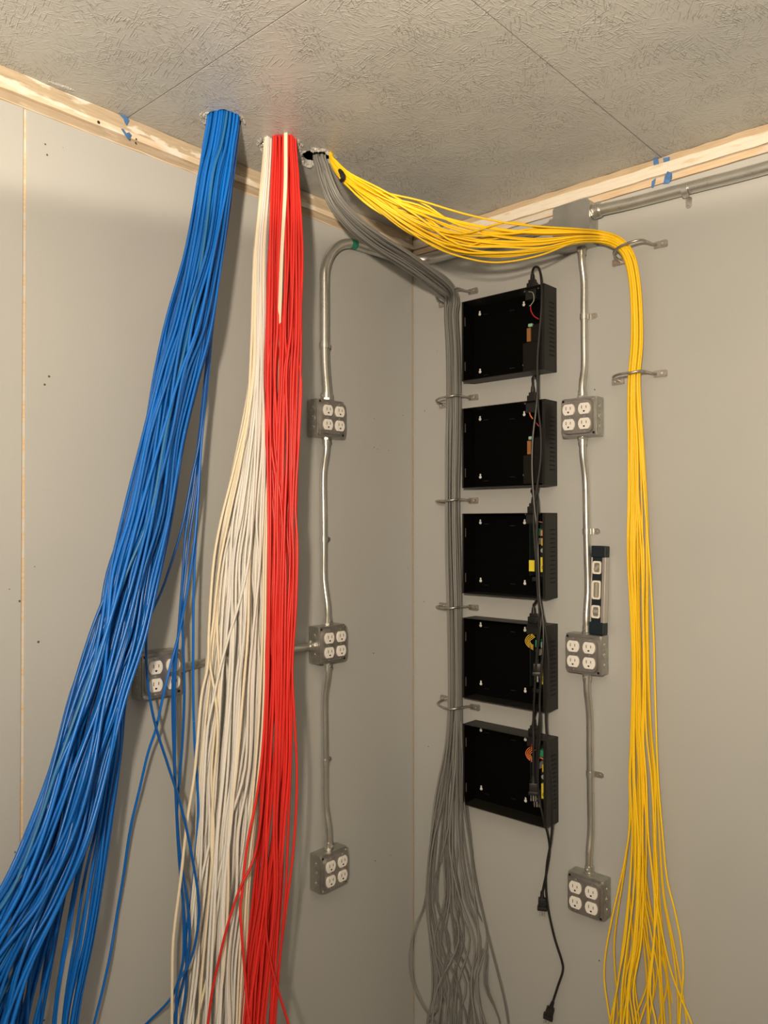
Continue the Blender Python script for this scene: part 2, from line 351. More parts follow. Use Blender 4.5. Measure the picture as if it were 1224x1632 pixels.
# nail and screw holes in the sheets
def dot(name, p, normal_axis, r, parent, m='slot'):
    if normal_axis == 'x': return mesh_disc(name, p, (0, 1, 0), (0, 0, 1), (0.0006, 0, 0), r, m, parent)
    return mesh_disc(name, p, (1, 0, 0), (0, 0, 1), (0, -0.0006, 0), r, m, parent)
def mesh_disc(name, p, a, b, off, r, m, parent, n=8):
    a, b, off, p = Vector(a), Vector(b), Vector(off), Vector(p)
    v = [p + off + (a * math.cos(2 * math.pi * k / n) + b * math.sin(2 * math.pi * k / n)) * r for k in range(n)] + [p - off]
    return mesh_obj(name, v, [tuple(range(n))] + [((k + 1) % n, k, n) for k in range(n)], m, parent)
for (x, y, r) in ((72, 230, 1.9), (75, 247, 2.2), (78, 600, 2.4), (71, 613, 2.4), (61, 1023, 2.6), (31, 958, 2.3), (55, 903, 1.2), (24, 1358, 1.8), (15, 939, 1.2), (642, 662, 1.8), (641, 655, 1.2), (596, 713, 1.8), (602, 716, 1.6), (619, 718, 1.5), (596, 667, 1.4), (595, 1041, 2.2), (598, 1372, 2.0), (622, 1363, 1.5), (650, 906, 1.5), (70, 1626, 2.2), (100, 235, 0.8)):
    dot('nail_hole', onL(x, y), 'x', r * 0.001, wl)
for (x, y, r) in ((677, 655, 1.8), (676, 959, 1.8), (683, 1190, 2.0), (948, 621, 2.0), (955, 1531, 2.2), (788, 404, 3.2), (697, 560, 1.2)):
    dot('nail_hole', onR(x, y), 'y', r * 0.001, wr)

# the timber showing above the sheets
def trim(name, side):
    o = empty(name, (0, 0, 0)); o['kind'] = 'structure'
    rnd = random.Random(5 if side == 'l' else 9)
    def strip(nm, z0, z1, face, m, rag=0.0, back=0.011):
        n = 90; L = -RY if side == 'l' else RX; v = []; f = []
        for i in range(n + 1):
            t = 0.001 + (L - 0.001) * i / n; d0, d1 = rnd.uniform(-rag, rag), rnd.uniform(-rag, rag)
            for (fc, z) in ((-back, z0), (face, z0 + d0), (face, z1 + d1), (-back, z1)):
                v.append((fc, -t, z) if side == 'l' else (t, -fc, z))
        for i in range(n):
            for k in range(4):
                a = i * 4 + k; b = i * 4 + (k + 1) % 4; f.append((a, b, b + 4, a + 4))
        f += [(0, 1, 2, 3), (n * 4 + 3, n * 4 + 2, n * 4 + 1, n * 4)]
        MBs = MB().add(v, f); return MBs.build(nm, m, o)
    if side == 'l':
        strip('top_plate', 2.408, CEIL - 0.0005, -0.002, 'plate', 0.0008)
        strip('strip', 2.394, 2.4075, 0.003, 'lip', 0.0009)
        strip('lower_plate', 2.3735, 2.3935, -0.005, 'low', 0.0005)
    else:
        strip('top_plate', 2.4215, CEIL - 0.0005, -0.003, 'tan', 0.0016)
        strip('strip', 2.3945, 2.4220, 0.0015, 'cream_paint', 0.0014)
        strip('groove', 2.3895, 2.3945, -0.004, 'low', 0.0005)
        strip('lower_plate', 2.3735, 2.3895, 0.001, 'raw', 0.0008)
    strip('edge_gap_strip', WT + 0.0001, 2.3738, 0.0008 if side == 'l' else -0.006, 'raw' if side == 'l' else 'slot', 0.0010 if side == 'l' else 0.0003)  # left: raw sheet edge; right: dark-coloured strip for the shaded gap
    return o
t1 = trim('trim_1', 'l'); t2 = trim('trim_2', 'r')
for (x, y, r) in ((157, 195, 3.6), (217, 222, 2.2), (216, 228, 2.2)): dot('knot_hole', onL(x, y, 0.0036), 'x', r * .001, t1, 'dark')

# ceiling sheets of painted strand board, the corner one with three rough holes
ce = empty('ceiling', (0, 0, CEIL)); ce['kind'] = 'structure'
SX, SY = 0.803, -0.9895                          # seams
HOLES = [(onC(357, 190), 0.040, 3), (onC(447, 231), 0.040, 8), (onC(506, 252), 0.041, 12)]
def hole_poly(c, r, seed):
    rg = random.Random(seed); n = 40; out = []
    for k in range(n):
        a = 2 * math.pi * k / n
        rr = r * (1 + 0.05 * math.sin(3 * a + seed) + 0.04 * math.sin(7 * a + seed * 2) + rg.uniform(-.035, .035))
        out.append((c.x + rr * math.cos(a), c.y + rr * math.sin(a)))
    return out
def ceiling_sheet(x0, x1, y0, y1, holes=()):
    outer = [(x0, y0), (x1, y0), (x1, y1), (x0, y1)]
    vs = [Vector(p) for p in outer]; loops = [list(range(4))]; hp = []
    for h in holes:
        p = hole_poly(*h); hp.append(p); loops.append([len(vs) + i for i in range(len(p))]); vs += [Vector(q) for q in p]
    if holes:
        es = [(l[i], l[(i + 1) % len(l)]) for l in loops for i in range(len(l))]
        v2, e2, f2, ov, oe, of = delaunay_2d_cdt(vs, es, [], 0, 1e-6)
        def inside(p, poly):
            c = False; j = len(poly) - 1
            for i in range(len(poly)):
                if (poly[i][1] > p[1]) != (poly[j][1] > p[1]) and p[0] < (poly[j][0] - poly[i][0]) * (p[1] - poly[i][1]) / (poly[j][1] - poly[i][1]) + poly[i][0]: c = not c
                j = i
            return c
        fs = []
        for f in f2:
            c = sum((v2[i] for i in f), Vector((0, 0))) / len(f)
            if not any(inside(c, p) for p in hp): fs.append(tuple(f))
        V2 = [(p.x, p.y) for p in v2]
    else: V2 = outer; fs = [(0, 1, 2, 3)]
    n = len(V2); th = 0.012
    v = [(x, y, 0.0) for x, y in V2] + [(x, y, th) for x, y in V2]
    f = [tuple(reversed(q)) for q in fs] + [tuple(i + n for i in q) for q in fs]
    cnt = {}
    for q in fs:
        for i in range(len(q)):
            e = (q[i], q[(i + 1) % len(q)]); cnt[e] = 1
    for (a, b) in list(cnt):
        if (b, a) not in cnt: f.append((a, b, b + n, a + n))
    return MB().add(v, f).build('ceiling_panel', 'ceil', ce)
g = 0.0016
corner_sheet = ceiling_sheet(-0.012, SX - g, SY + g, 0.012, HOLES)
ceiling_sheet(SX + g, RX, SY + g - 0.6, 0.012)
ceiling_sheet(-0.012, SX - g, RY, SY - g)
ceiling_sheet(SX + g, RX, RY, SY - 0.6 - g)
mb = MB().box(-0.05, RX + .05, RY - .05, 0.05, 0.30, 0.33)
mb.build('roof_deck', 'dark', ce)
MB().box(-0.05, -0.012, RY, 0.05, 0.0, 0.30).build('joist', 'dark', ce); MB().box(-0.05, RX, 0.012, 0.05, 0.0, 0.30).build('joist', 'dark', ce)
MB().box(SX - 0.02, SX + 0.02, RY, 0.012, 0.0125, 0.14).build('joist', 'dark', ce); MB().box(-0.012, RX, SY - 0.02, SY + 0.02, 0.0125, 0.14).build('joist', 'dark', ce)
# torn board fibres round the holes: crumpled flakes hanging off the edge
def flake_at(c, size, seed, drop, ph, m):
    rg = random.Random(seed); n = 9; v = []; f = []; el = rg.uniform(1.2, 1.9)
    tx, ty = rg.uniform(-.4, .4), rg.uniform(-.4, .4)
    for ringi, (k, dz) in enumerate(((1.0, 0.0008), (0.86, -drop * 0.5), (0.5, -drop))):
        for j in range(n):
            a = 2 * math.pi * j / n; rr = size * k * (1 + rg.uniform(-.34, .34))
            x, y = rr * math.cos(a) * el, rr * math.sin(a) / el
            z = dz * (1 + rg.uniform(-.5, .5)) + (x * tx + y * ty) * 0.4 * (ringi > 0)
            v.append((c.x + x * math.cos(ph) - y * math.sin(ph), c.y + x * math.sin(ph) + y * math.cos(ph), min(z, 0.001)))
    for r_ in range(2):
        for j in range(n): f.append((r_ * n + j, r_ * n + (j + 1) % n, (r_ + 1) * n + (j + 1) % n, (r_ + 1) * n + j))
    f.append(tuple(2 * n + j for j in range(n)))
    MB().add(v, f).build('torn_flake', m, ce)
def rim_flakes(hi, centre_deg, spread, n, r0, r1, size):
    c, r, sd = HOLES[hi]; rg = random.Random(sd * 7 + int(centre_deg))
    for k in range(n):                             # angle measured from the picture's right, towards the far side
        a = math.radians(centre_deg + rg.uniform(-spread, spread)); d = R0 * math.cos(a) + F0 * math.sin(a)
        rr = r * rg.uniform(r0, r1); p = c + d * rr
        flake_at(p, size * rg.uniform(0.6, 1.25), sd * 100 + k + int(centre_deg), rg.uniform(.002, .0055), math.atan2(d.y, d.x) + math.pi / 2 + rg.uniform(-.6, .6), 'torn' if rg.random() < 0.55 else 'ceil')
rim_flakes(0, 178, 40, 12, 1.02, 1.42, .0065); rim_flakes(0, 350, 25, 6, 1.02, 1.18, .004)
rim_flakes(1, 185, 42, 11, 1.02, 1.38, .0060); rim_flakes(1, 0, 45, 11, 1.02, 1.36, .0060)
rim_flakes(2, 262, 55, 13, 1.02, 1.30, .0070); rim_flakes(2, 165, 50, 9, 1.02, 1.32, .0058); rim_flakes(2, 330, 30, 6, 1.02, 1.16, .0045)
for k, (x, y, s_) in enumerate(((84, 132, .008), (96, 137, .012), (110, 141, .010))): flake_at(onC(x, y), s_, 900 + k, .0018, math.pi / 2, 'ceil')

# blue tape left on the timber at the two ceiling seams
def scrap(name, pts, side, off, label):
    P = [(onL if side == 'l' else onR)(x, y, off) for x, y in pts]; nrm = Vector((0.0007, 0, 0)) if side == 'l' else Vector((0, -0.0007, 0))
    n = len(P); v = [p + nrm for p in P] + [p - nrm for p in P]
    f = [tuple(range(n)), tuple(range(2 * n - 1, n - 1, -1))] + [(i, i + n, (i + 1) % n + n, (i + 1) % n) for i in range(n)]
    return tag(MB().add(v, f).build(name, 'tape'), label, 'tape')
scrap('tape_scrap', [(190, 182), (197, 184), (204, 188), (206, 192), (202, 200), (199, 195), (197, 189)], 'l', 0.0005, 'torn blue tape scrap just under ceiling seam on left wall timber')
scrap('tape_scrap', [(193, 205), (197, 206), (201, 212), (206, 211), (210, 216), (206, 223), (202, 219), (198, 213)], 'l', 0.0045, 'ragged blue tape scrap on painted strip of left wall timber')
scrap('tape_scrap', [(1041, 254), (1049, 252), (1050, 262), (1046, 268), (1042, 264)], 'r', 0.0005, 'small blue tape scrap left of ceiling seam on right wall timber')
scrap('tape_scrap', [(1057, 252), (1067, 250), (1067, 262), (1062, 266), (1058, 262)], 'r', 0.0005, 'small blue tape scrap right of ceiling seam on right wall timber')
scrap('tape_scrap', [(1060, 280), (1064, 273), (1071, 276), (1071, 284), (1066, 292), (1057, 293)], 'r', 0.0045, 'larger blue tape scrap above the big conduit on right wall')
scrap('tape_scrap', [(1039, 289), (1045, 284), (1044, 291), (1041, 299), (1038, 299)], 'r', 0.0045, 'narrow blue tape sliver above the big conduit on right wall')

# ------------------------------------------------------------------ electrical boxes
# local frame: +x along the wall to the right, -y out of the wall, z up
def screw_mesh(r=0.0032, h=0.0016):
    v, f = [], []
    n = 10
    for k in range(n): a = 2 * math.pi * k / n; v.append((r * math.cos(a), 0, r * math.sin(a)))
    for k in range(n): a = 2 * math.pi * k / n; v.append((r * .75 * math.cos(a), -h, r * .75 * math.sin(a)))
    f = [(k, (k + 1) % n, (k + 1) % n + n, k + n) for k in range(n)] + [tuple(range(n, 2 * n))]
    return v, f
def outlet_box():
    t = empty('outlet_box', (0, 0, 0))
    S = 0.051; D = 0.041
    b = MB()
    b.box(-S, S, -D, -0.0005, -S, S, 0.004)
    b.build('box_body', 'box', t, True)
    # knockouts on the sides
    k0 = None
    for sx in (-1, 1):
        for z in (-0.026, 0.0, 0.026):
            d = MB().add(*cyl((0, 0, 0), (sx * 0.0009, 0, 0), 0.0085 if z else 0.011, 14)).build('knockout', 'box', t, True); d.location = (sx * S, -0.021, z)
            q = MB().add(*cyl((0, 0, 0), (sx * 0.0014, 0, 0), 0.0022, 8)).build('pry_slot', 'screw', d); q.location = (0, -0.004, 0.003)
    # cover: flat flange with notched corners, raised centre
    c = MB(); notch = 0.012
    for zz in (1,): pass
    out = rounded_rect(0.101, 0.101, 0.010, 4)
    c.prism(out, -D - 0.0015, -D)
    c.prism(rounded_rect(0.0995, 0.0995, 0.010, 4), -D - 0.0035, -D - 0.0015)
    # raised plateau with sloping sides
    o1 = rounded_rect(0.090, 0.090, 0.016, 4); o2 = rounded_rect(0.085, 0.085, 0.015, 4); n = len(o1)
    v = [(a, -D - 0.0034, b_) for a, b_ in o1] + [(a, -D - 0.0115, b_) for a, b_ in o2]
    c.add(v, [(i, (i + 1) % n, (i + 1) % n + n, i + n) for i in range(n)] + [tuple(range(n, 2 * n))])
    cv = c.build('cover', 'cover', t, True)
    face = -D - 0.0115
    sv, sf = screw_mesh()
    s0 = MB().add(sv, sf).build('cover_screw', 'screw', cv, True); s0.location = (0.0435, -D - 0.0036, 0.0435); 
    share('cover_screw', s0, cv, (-0.0435, -D - 0.0036, -0.0435))
    h0 = mesh_disc('corner_notch', (0, 0, 0), (1, 0, 0), (0, 0, 1), (0, -0.0004, 0), 0.0036, 'slit', cv); h0.location = (-0.0435, -D - 0.0036, 0.0435)
    share('corner_notch', h0, cv, (0.0435, -D - 0.0036, -0.0435))
    sm = MB().add(*screw_mesh(0.0024, 0.0012)).build('plate_screw', 'screw', cv, True); sm.location = (-0.0225, face, 0)
    for p in ((0.0225, 0), (-0.0225, 0.0395), (0.0225, 0.0395), (-0.0225, -0.0395), (0.0225, -0.0395)): share('plate_screw', sm, cv, (p[0], face, p[1]))
    # receptacle faces: discs flattened at top and bottom
    pts = []
    R_, hh = 0.0172, 0.0143
    for k in range(28):
        a = 2 * math.pi * k / 28; x, z = R_ * math.cos(a), R_ * math.sin(a) * 1.06; pts.append((x, max(-hh, min(hh, z))))
    first = None
    for cx in (-0.0225, 0.0225):
        for cz in (0.0195, -0.0195):
            if first is None:
                r_ = MB(); r_.prism(pts, -0.0032, 0.0)
                r_.prism([(x * .94, z * .94) for x, z in pts], -0.0040, -0.0032)
                o = r_.build('receptacle', 'ivory', t, True); first = o
            else: o = share('receptacle', first, t)
            o.location = (cx, face, cz)
            if o is first:
                sl = MB().box(-0.0009, 0.0009, -0.0044, -0.0030, -0.0042, 0.0042).build('slot', 'slot', o); sl.location = (-0.0063, 0, 0.0035)
                s2 = MB().box(-0.0009, 0.0009, -0.0044, -0.0030, -0.0034, 0.0034).build('slot', 'slot', o); s2.location = (0.0063, 0, 0.0035)
                gp = [(0.0026 * math.cos(a), 0.0026 * math.sin(a)) for a in [math.radians(180 + 180 * k / 6) for k in range(7)]] + [(0.0026, 0.0015), (-0.0026, 0.0015)]
                gh = MB().prism(gp, -0.0044, -0.0030).build('ground_hole', 'slit', o); gh.location = (0, 0, -0.0068)
            else:
                share('slot', sl, o, (-0.0063, 0, 0.0035)); share('slot', s2, o, (0.0063, 0, 0.0035)); share('ground_hole', gh, o, (0, 0, -0.0068))
    return t
def copy_tree(o, parent=None):
    c = o.copy(); COL.objects.link(c); c.parent = parent
    for ch in list(o.children): copy_tree(ch, c)
    return c
OUT = [('r', 0.5985, 1.8067, 'outlet box on right wall beside the second black enclosure'), ('r', 0.6085, 1.1907, 'outlet box on right wall directly under the spirit level'), ('r', 0.6120, 0.5686, 'lowest outlet box on right wall near the yellow cable ends'),
       ('l', -0.4010, 1.8175, 'uppermost outlet box on left wall below the conduit elbow'), ('l', -0.3960, 1.1994, 'middle outlet box on left wall where two conduits join'), ('l', -0.3910, 0.5824, 'lowest outlet box on left wall right of the red cables'), ('l', -0.9280, 1.1926, 'outlet box half hidden behind loose blue cables')]
proto = outlet_box()
for i, (s, a, z, lab) in enumerate(OUT):
    o = proto if i == 0 else copy_tree(proto)
    o.location = (a, 0, z) if s == 'r' else (0, a, z); o.rotation_euler = (0, 0, 0 if s == 'r' else math.pi / 2)
    tag(o, 'galvanised four-socket ' + lab, 'outlet box', 'four-socket outlet boxes')

# pull box at the top of the right wall
pb = empty('pull_box', (0.5835, 0, 2.3105)); tag(pb, 'blank square galvanised junction box behind the yellow cables', 'junction box')
MB().box(-0.052, 0.052, -0.050, -0.0005, -0.055, 0.055, 0.003).build('box_body', 'box', pb, True)
c = MB().prism(rounded_rect(0.106, 0.118, 0.010), -0.053, -0.0505); pc = c.build('cover', 'pull', pb, True)
s0 = MB().add(*screw_mesh(0.0035)).build('cover_screw', 'screw', pc, True); s0.location = (-0.047, -0.053, 0.052)
for p in ((0.047, 0.052), (-0.047, -0.052), (0.047, -0.052)): share('cover_screw', s0, pc, (p[0], -0.053, p[1]))
for z in (0.02, 0.0, -0.025):
    k = MB().add(*cyl((0, 0, 0), (-0.002, 0, 0), 0.009, 14)).build('knockout', 'box', pb, True); k.location = (-0.052, -0.026, z)
k = MB().add(*cyl((0, 0, 0), (0.0012, 0, 0), 0.010, 14)).build('knockout', 'box', pb, True); k.location = (0.052, -0.026, -0.03)

# ------------------------------------------------------------------ conduits
def conduit(pts, r, label, ends=(), sub=6, spl=True, sticker=None):
    base = Vector(pts[-1]); e = empty('conduit', base)
    P = [Vector(p) - base for p in (spline(pts, sub) if spl else pts)]
    MB().tube(P, r, 18).build('pipe', 'emt', e, True)
    for (p, d) in ends:                            # set-screw connectors
        p = Vector(p) - base; d = Vector(d).normalized(); q = MB()
        q.tube([p, p + d * 0.020], r * 1.24, 18); q.tube([p + d * 0.001, p + d * 0.006], r * 1.42, 8)
        q.tube([p + d * 0.0195, p + d * 0.022], r * 1.12, 18)
        cn = q.build('connector', 'emt', e, True)
        side = Vector((0, 0, 1)) if abs(d.z) < .5 else Vector((0, -1, 0)) if pts[0][1] > -0.1 else Vector((1, 0, 0))
        v, f = cyl(p + d * 0.012 + side * r * 1.1, p + d * 0.012 + side * (r * 1.24 + 0.004), 0.0034, 8)
        MB().add(v, f).build('set_screw', 'screw', cn, True)
    tag(e, label, 'conduit', 'galvanised conduits')
    return e
ra, rb = 0.0136, 0.0094
BOXH = 0.051
def vert_r(x0, x1, z0, z1, off0=0.022, off1=0.022, mid=None, r=rb):
    m_ = rb + 0.001; pts = []
    for t, o in ((0, off0), (0.09, off0), (0.22, m_), (0.4, m_), (0.6, m_), (0.78, m_), (0.91, off1), (1, off1)):
        pts.append((x0 + (x1 - x0) * t, -o, z0 + (z1 - z0) * t))
    return pts
Z1, Z2, Z3 = 1.8067, 1.1907, 0.5686
p = vert_r(0.5985, 0.5985, 2.257, Z1 + BOXH); conduit(p, rb, 'short vertical conduit dropping from the junction box to an outlet', [((0.5985, -0.022, Z1 + BOXH), (0, 0, 1)), ((0.5985, -0.022, 2.256), (0, 0, -1))])
p = vert_r(0.5985, 0.6085, Z1 - BOXH, Z2 + BOXH); conduit(p, rb, 'vertical conduit on right wall running behind the spirit level', [((0.5985, -0.022, Z1 - BOXH), (0, 0, -1)), ((0.6085, -0.022, Z2 + BOXH), (0, 0, 1))])
p = vert_r(0.6085, 0.6120, Z2 - BOXH, Z3 + BOXH); conduit(p, rb, 'lowest vertical conduit on right wall', [((0.6085, -0.022, Z2 - BOXH), (0, 0, -1)), ((0.6120, -0.022, Z3 + BOXH), (0, 0, 1))])
# large conduit from the pull box along the right wall
rc = 0.0148
p = [(0.6355, -0.026, 2.3395), (0.67, -0.024, 2.3395), (0.74, -0.0175, 2.338), (0.9, -0.0165, 2.335), (1.1, -0.0165, 2.331), (1.8, -0.0165, 2.331), (RX - 0.002, -0.0165, 2.331)]
conduit(p, rc, 'thick horizontal conduit running right under the ceiling', [((0.6355, -0.026, 2.3395), (1, 0, 0))])
# conduit from the pull box round the corner and down to the first left outlet
LZ1 = 1.8175; ye = -0.4010
p = [(0.5315, -0.026, 2.335), (0.48, -0.018, 2.335), (0.3, -0.0155, 2.338), (0.16, -0.0155, 2.339)]
for k in range(1, 6):
    a = math.radians(18 * k); p.append((0.12 + 0.0155 - 0.12 * math.sin(a), -0.0155 - 0.12 * (1 - math.cos(a)), 2.339))
p += [(0.0155, -0.20, 2.338)]
rr = 0.125; yc, zc = ye + rr, 2.335 - rr
for k in range(0, 7):
    a = math.radians(90 + 15 * k); p.append((0.0155, yc + rr * math.cos(a), zc + rr * math.sin(a)))
p += [(0.0155, ye, 2.12), (0.0155, ye, 2.01), (0.018, ye, 1.955), (0.024, ye, 1.90), (0.024, ye, LZ1 + BOXH)]
elbow = conduit(p, ra, 'conduit bending round the corner and elbowing down the left wall', [((0.5315, -0.026, 2.335), (-1, 0, 0)), ((0.024, ye, LZ1 + BOXH), (0, 0, 1))], sub=4)
# green sticker on the elbow
q = []
for a in range(12, 24): pass
th = math.radians(96)
tp = [Vector((0.0155, yc + rr * math.cos(th + s), zc + rr * math.sin(th + s))) - elbow.location for s in (-0.10, -0.03, 0.03, 0.10)]
MB().tube(tp, ra * 1.05, 16).build('green_sticker', 'sticker', elbow, True)
def vert_l(y0, y1, z0, z1):
    m_ = rb + 0.001; pts = []
    for t, o in ((0, 0.022), (0.07, 0.022), (0.2, m_), (0.4, m_), (0.6, m_), (0.76, m_), (0.9, 0.022), (1, 0.022)):
        pts.append((o, y0 + (y1 - y0) * t, z0 + (z1 - z0) * t))
    return pts
LZ2, LZ3 = 1.1994, 0.5824
p = vert_l(-0.4010, -0.3960, LZ1 - BOXH, LZ2 + BOXH); conduit(p, rb, 'vertical conduit on left wall between upper and middle outlets', [(p[0], (0, 0, -1)), (p[-1], (0, 0, 1))])
p = vert_l(-0.3960, -0.3910, LZ2 - BOXH, LZ3 + BOXH); conduit(p, rb, 'lowest vertical conduit on left wall beside the red cables', [(p[0], (0, 0, -1)), (p[-1], (0, 0, 1))])
p = [(0.022, -0.447, 1.1985), (0.022, -0.49, 1.1985), (0.0112, -0.56, 1.198), (0.0112, -0.75, 1.198), (0.0112, -0.80, 1.198), (0.022, -0.845, 1.198), (0.022, -0.877, 1.198)]
conduit(p, rb, 'horizontal conduit passing behind the white and red cables', [(p[0], (0, -1, 0)), (p[-1], (0, 1, 0))])
# straps
def strap(loc, rz, r, label, turn=0.0):
    e = empty('conduit_strap', loc, rz)
    # band over the pipe (pipe axis along local z, centre at y=-r-0.001)
    n = 10; b = MB(); cy = -r - 0.001; w2 = 0.0075; tk = 0.0016
    ring = []
    for k in range(n + 1):
        a = math.radians(180 + 20 - (220) * k / n); ring.append((a))
    v = []; f = []
    for a in ring:
        for rad in (r + 0.0004, r + 0.0004 + tk):
            for z in (-w2, w2): v.append((rad * math.cos(a), cy - rad * math.sin(a), z))
    for k in range(n):
        A, B = k * 4, k * 4 + 4
        f += [(A, A + 1, B + 1, B), (A + 2, B + 2, B + 3, A + 3), (A, B, B + 2, A + 2), (A + 1, A + 3, B + 3, B + 1)]
    f += [(0, 2, 3, 1), (n * 4, n * 4 + 1, n * 4 + 3, n * 4 + 2)]
    b.add(v, f)
    bo = b.build('band', 'emt', e, True)
    tb = MB().prism([(r * 0.95, -w2), (r + 0.018, -w2), (r + 0.024, -w2 * .5), (r + 0.024, w2 * .5), (r + 0.018, w2), (r * 0.95, w2)], -0.0024, -0.0004)
    to = tb.build('tab', 'emt', e)
    sc = MB().add(*screw_mesh(0.0042, 0.0026)).build('screw', 'screw', e, True); sc.location = (r + 0.014, -0.0024, 0)
    for ch in list(e.children): 
        if turn: ch.rotation_euler = (0, turn, 0); 
    if turn: sc.location = Matrix.Rotation(turn, 3, 'Y') @ Vector(sc.location)
    tag(e, label, 'strap', 'conduit straps')
    return e
strap((0.5985, 0, 2.0751), 0, rb, 'one-hole strap right of the topmost black enclosure'); strap((0.6035, 0, 1.5085), 0, rb, 'one-hole strap just above the spirit level'); strap((0.6105, 0, 0.8744), 0, rb, 'one-hole strap on the lowest right wall conduit')
strap((0, -0.3985, 1.485), math.pi / 2, rb, 'one-hole strap on left wall between the upper two outlets'); strap((0, -0.3935, 0.8712), math.pi / 2, rb, 'one-hole strap on left wall above the lowest outlet'); strap((0, ye, 2.0216), math.pi / 2, ra + 0.001, 'one-hole strap on conduit just above the upper left outlet')
sx = onR(1094, 300, 0.0165); strap((sx.x, 0, 2.332), 0, rc + 0.001, 'one-hole strap on the thick conduit under the ceiling', math.pi / 2)

# ------------------------------------------------------------------ wire hangers (cable rings)
def hanger(x, z, label, drop, w_=0.062):
    """steel wire loop standing off the wall between two flat lugs; x = place of the cables"""
    e = empty('cable_ring', (x, 0, z))
    pts = [(-0.046, -0.004, -drop), (-0.045, -0.018, -drop * .9), (-0.043, -0.042, -drop * .7), (-0.034, -0.060, -drop * .45), (-0.012, -0.0695, -drop * .2), (0.016, -0.0695, -0.001), (0.034, -0.060, 0.002), (0.040, -0.040, 0.003), (0.043, -0.018, 0.002), (0.051, -0.0055, 0.0)]
    MB().tube(spline(pts, 5), 0.0032, 10).build('wire_loop', 'ring', e, True)
    lug = MB().prism([(0.0, -0.0075), (0.030, -0.0085), (0.033, -0.006), (0.033, 0.006), (0.030, 0.0085), (0.0, 0.0075)], -0.0062, -0.0006).build('lug', 'ring', e); lug.location = (0.045, 0, 0)
    sc = MB().add(*screw_mesh(0.0045, 0.002)).build('screw', 'screw', lug, True); sc.location = (0.022, -0.0062, 0)
    l2 = share('lug', lug, e, (-0.036, 0, -drop)); l2.rotation_euler = (0, math.pi, 0); l2.location = (-0.034, 0, -drop)
    share('screw', sc, l2, (0.022, -0.0062, 0))
    tag(e, label, 'cable ring', 'wire cable rings')
    return e
for i, (x, z, nm, d) in enumerate(((0.174, 2.2162, 'topmost ring gathering the grey cables', 0.018), (0.174, 1.9013, 'second ring from the top around grey cables', 0.012), (0.173, 1.5966, 'middle ring around the grey cables', 0.004), (0.173, 1.2816, 'fourth ring from the top around grey cables', 0.002), (0.177, 0.989, 'lowest ring around the grey cables before they fan out', -0.010))):
    hanger(x, z, 'steel wire ' + nm, d)
hanger(0.743, 2.2208, 'steel wire ring where the yellow cables turn downward', 0.020); hanger(0.740, 1.900, 'steel wire ring around the yellow cables, lower of the two', 0.006)

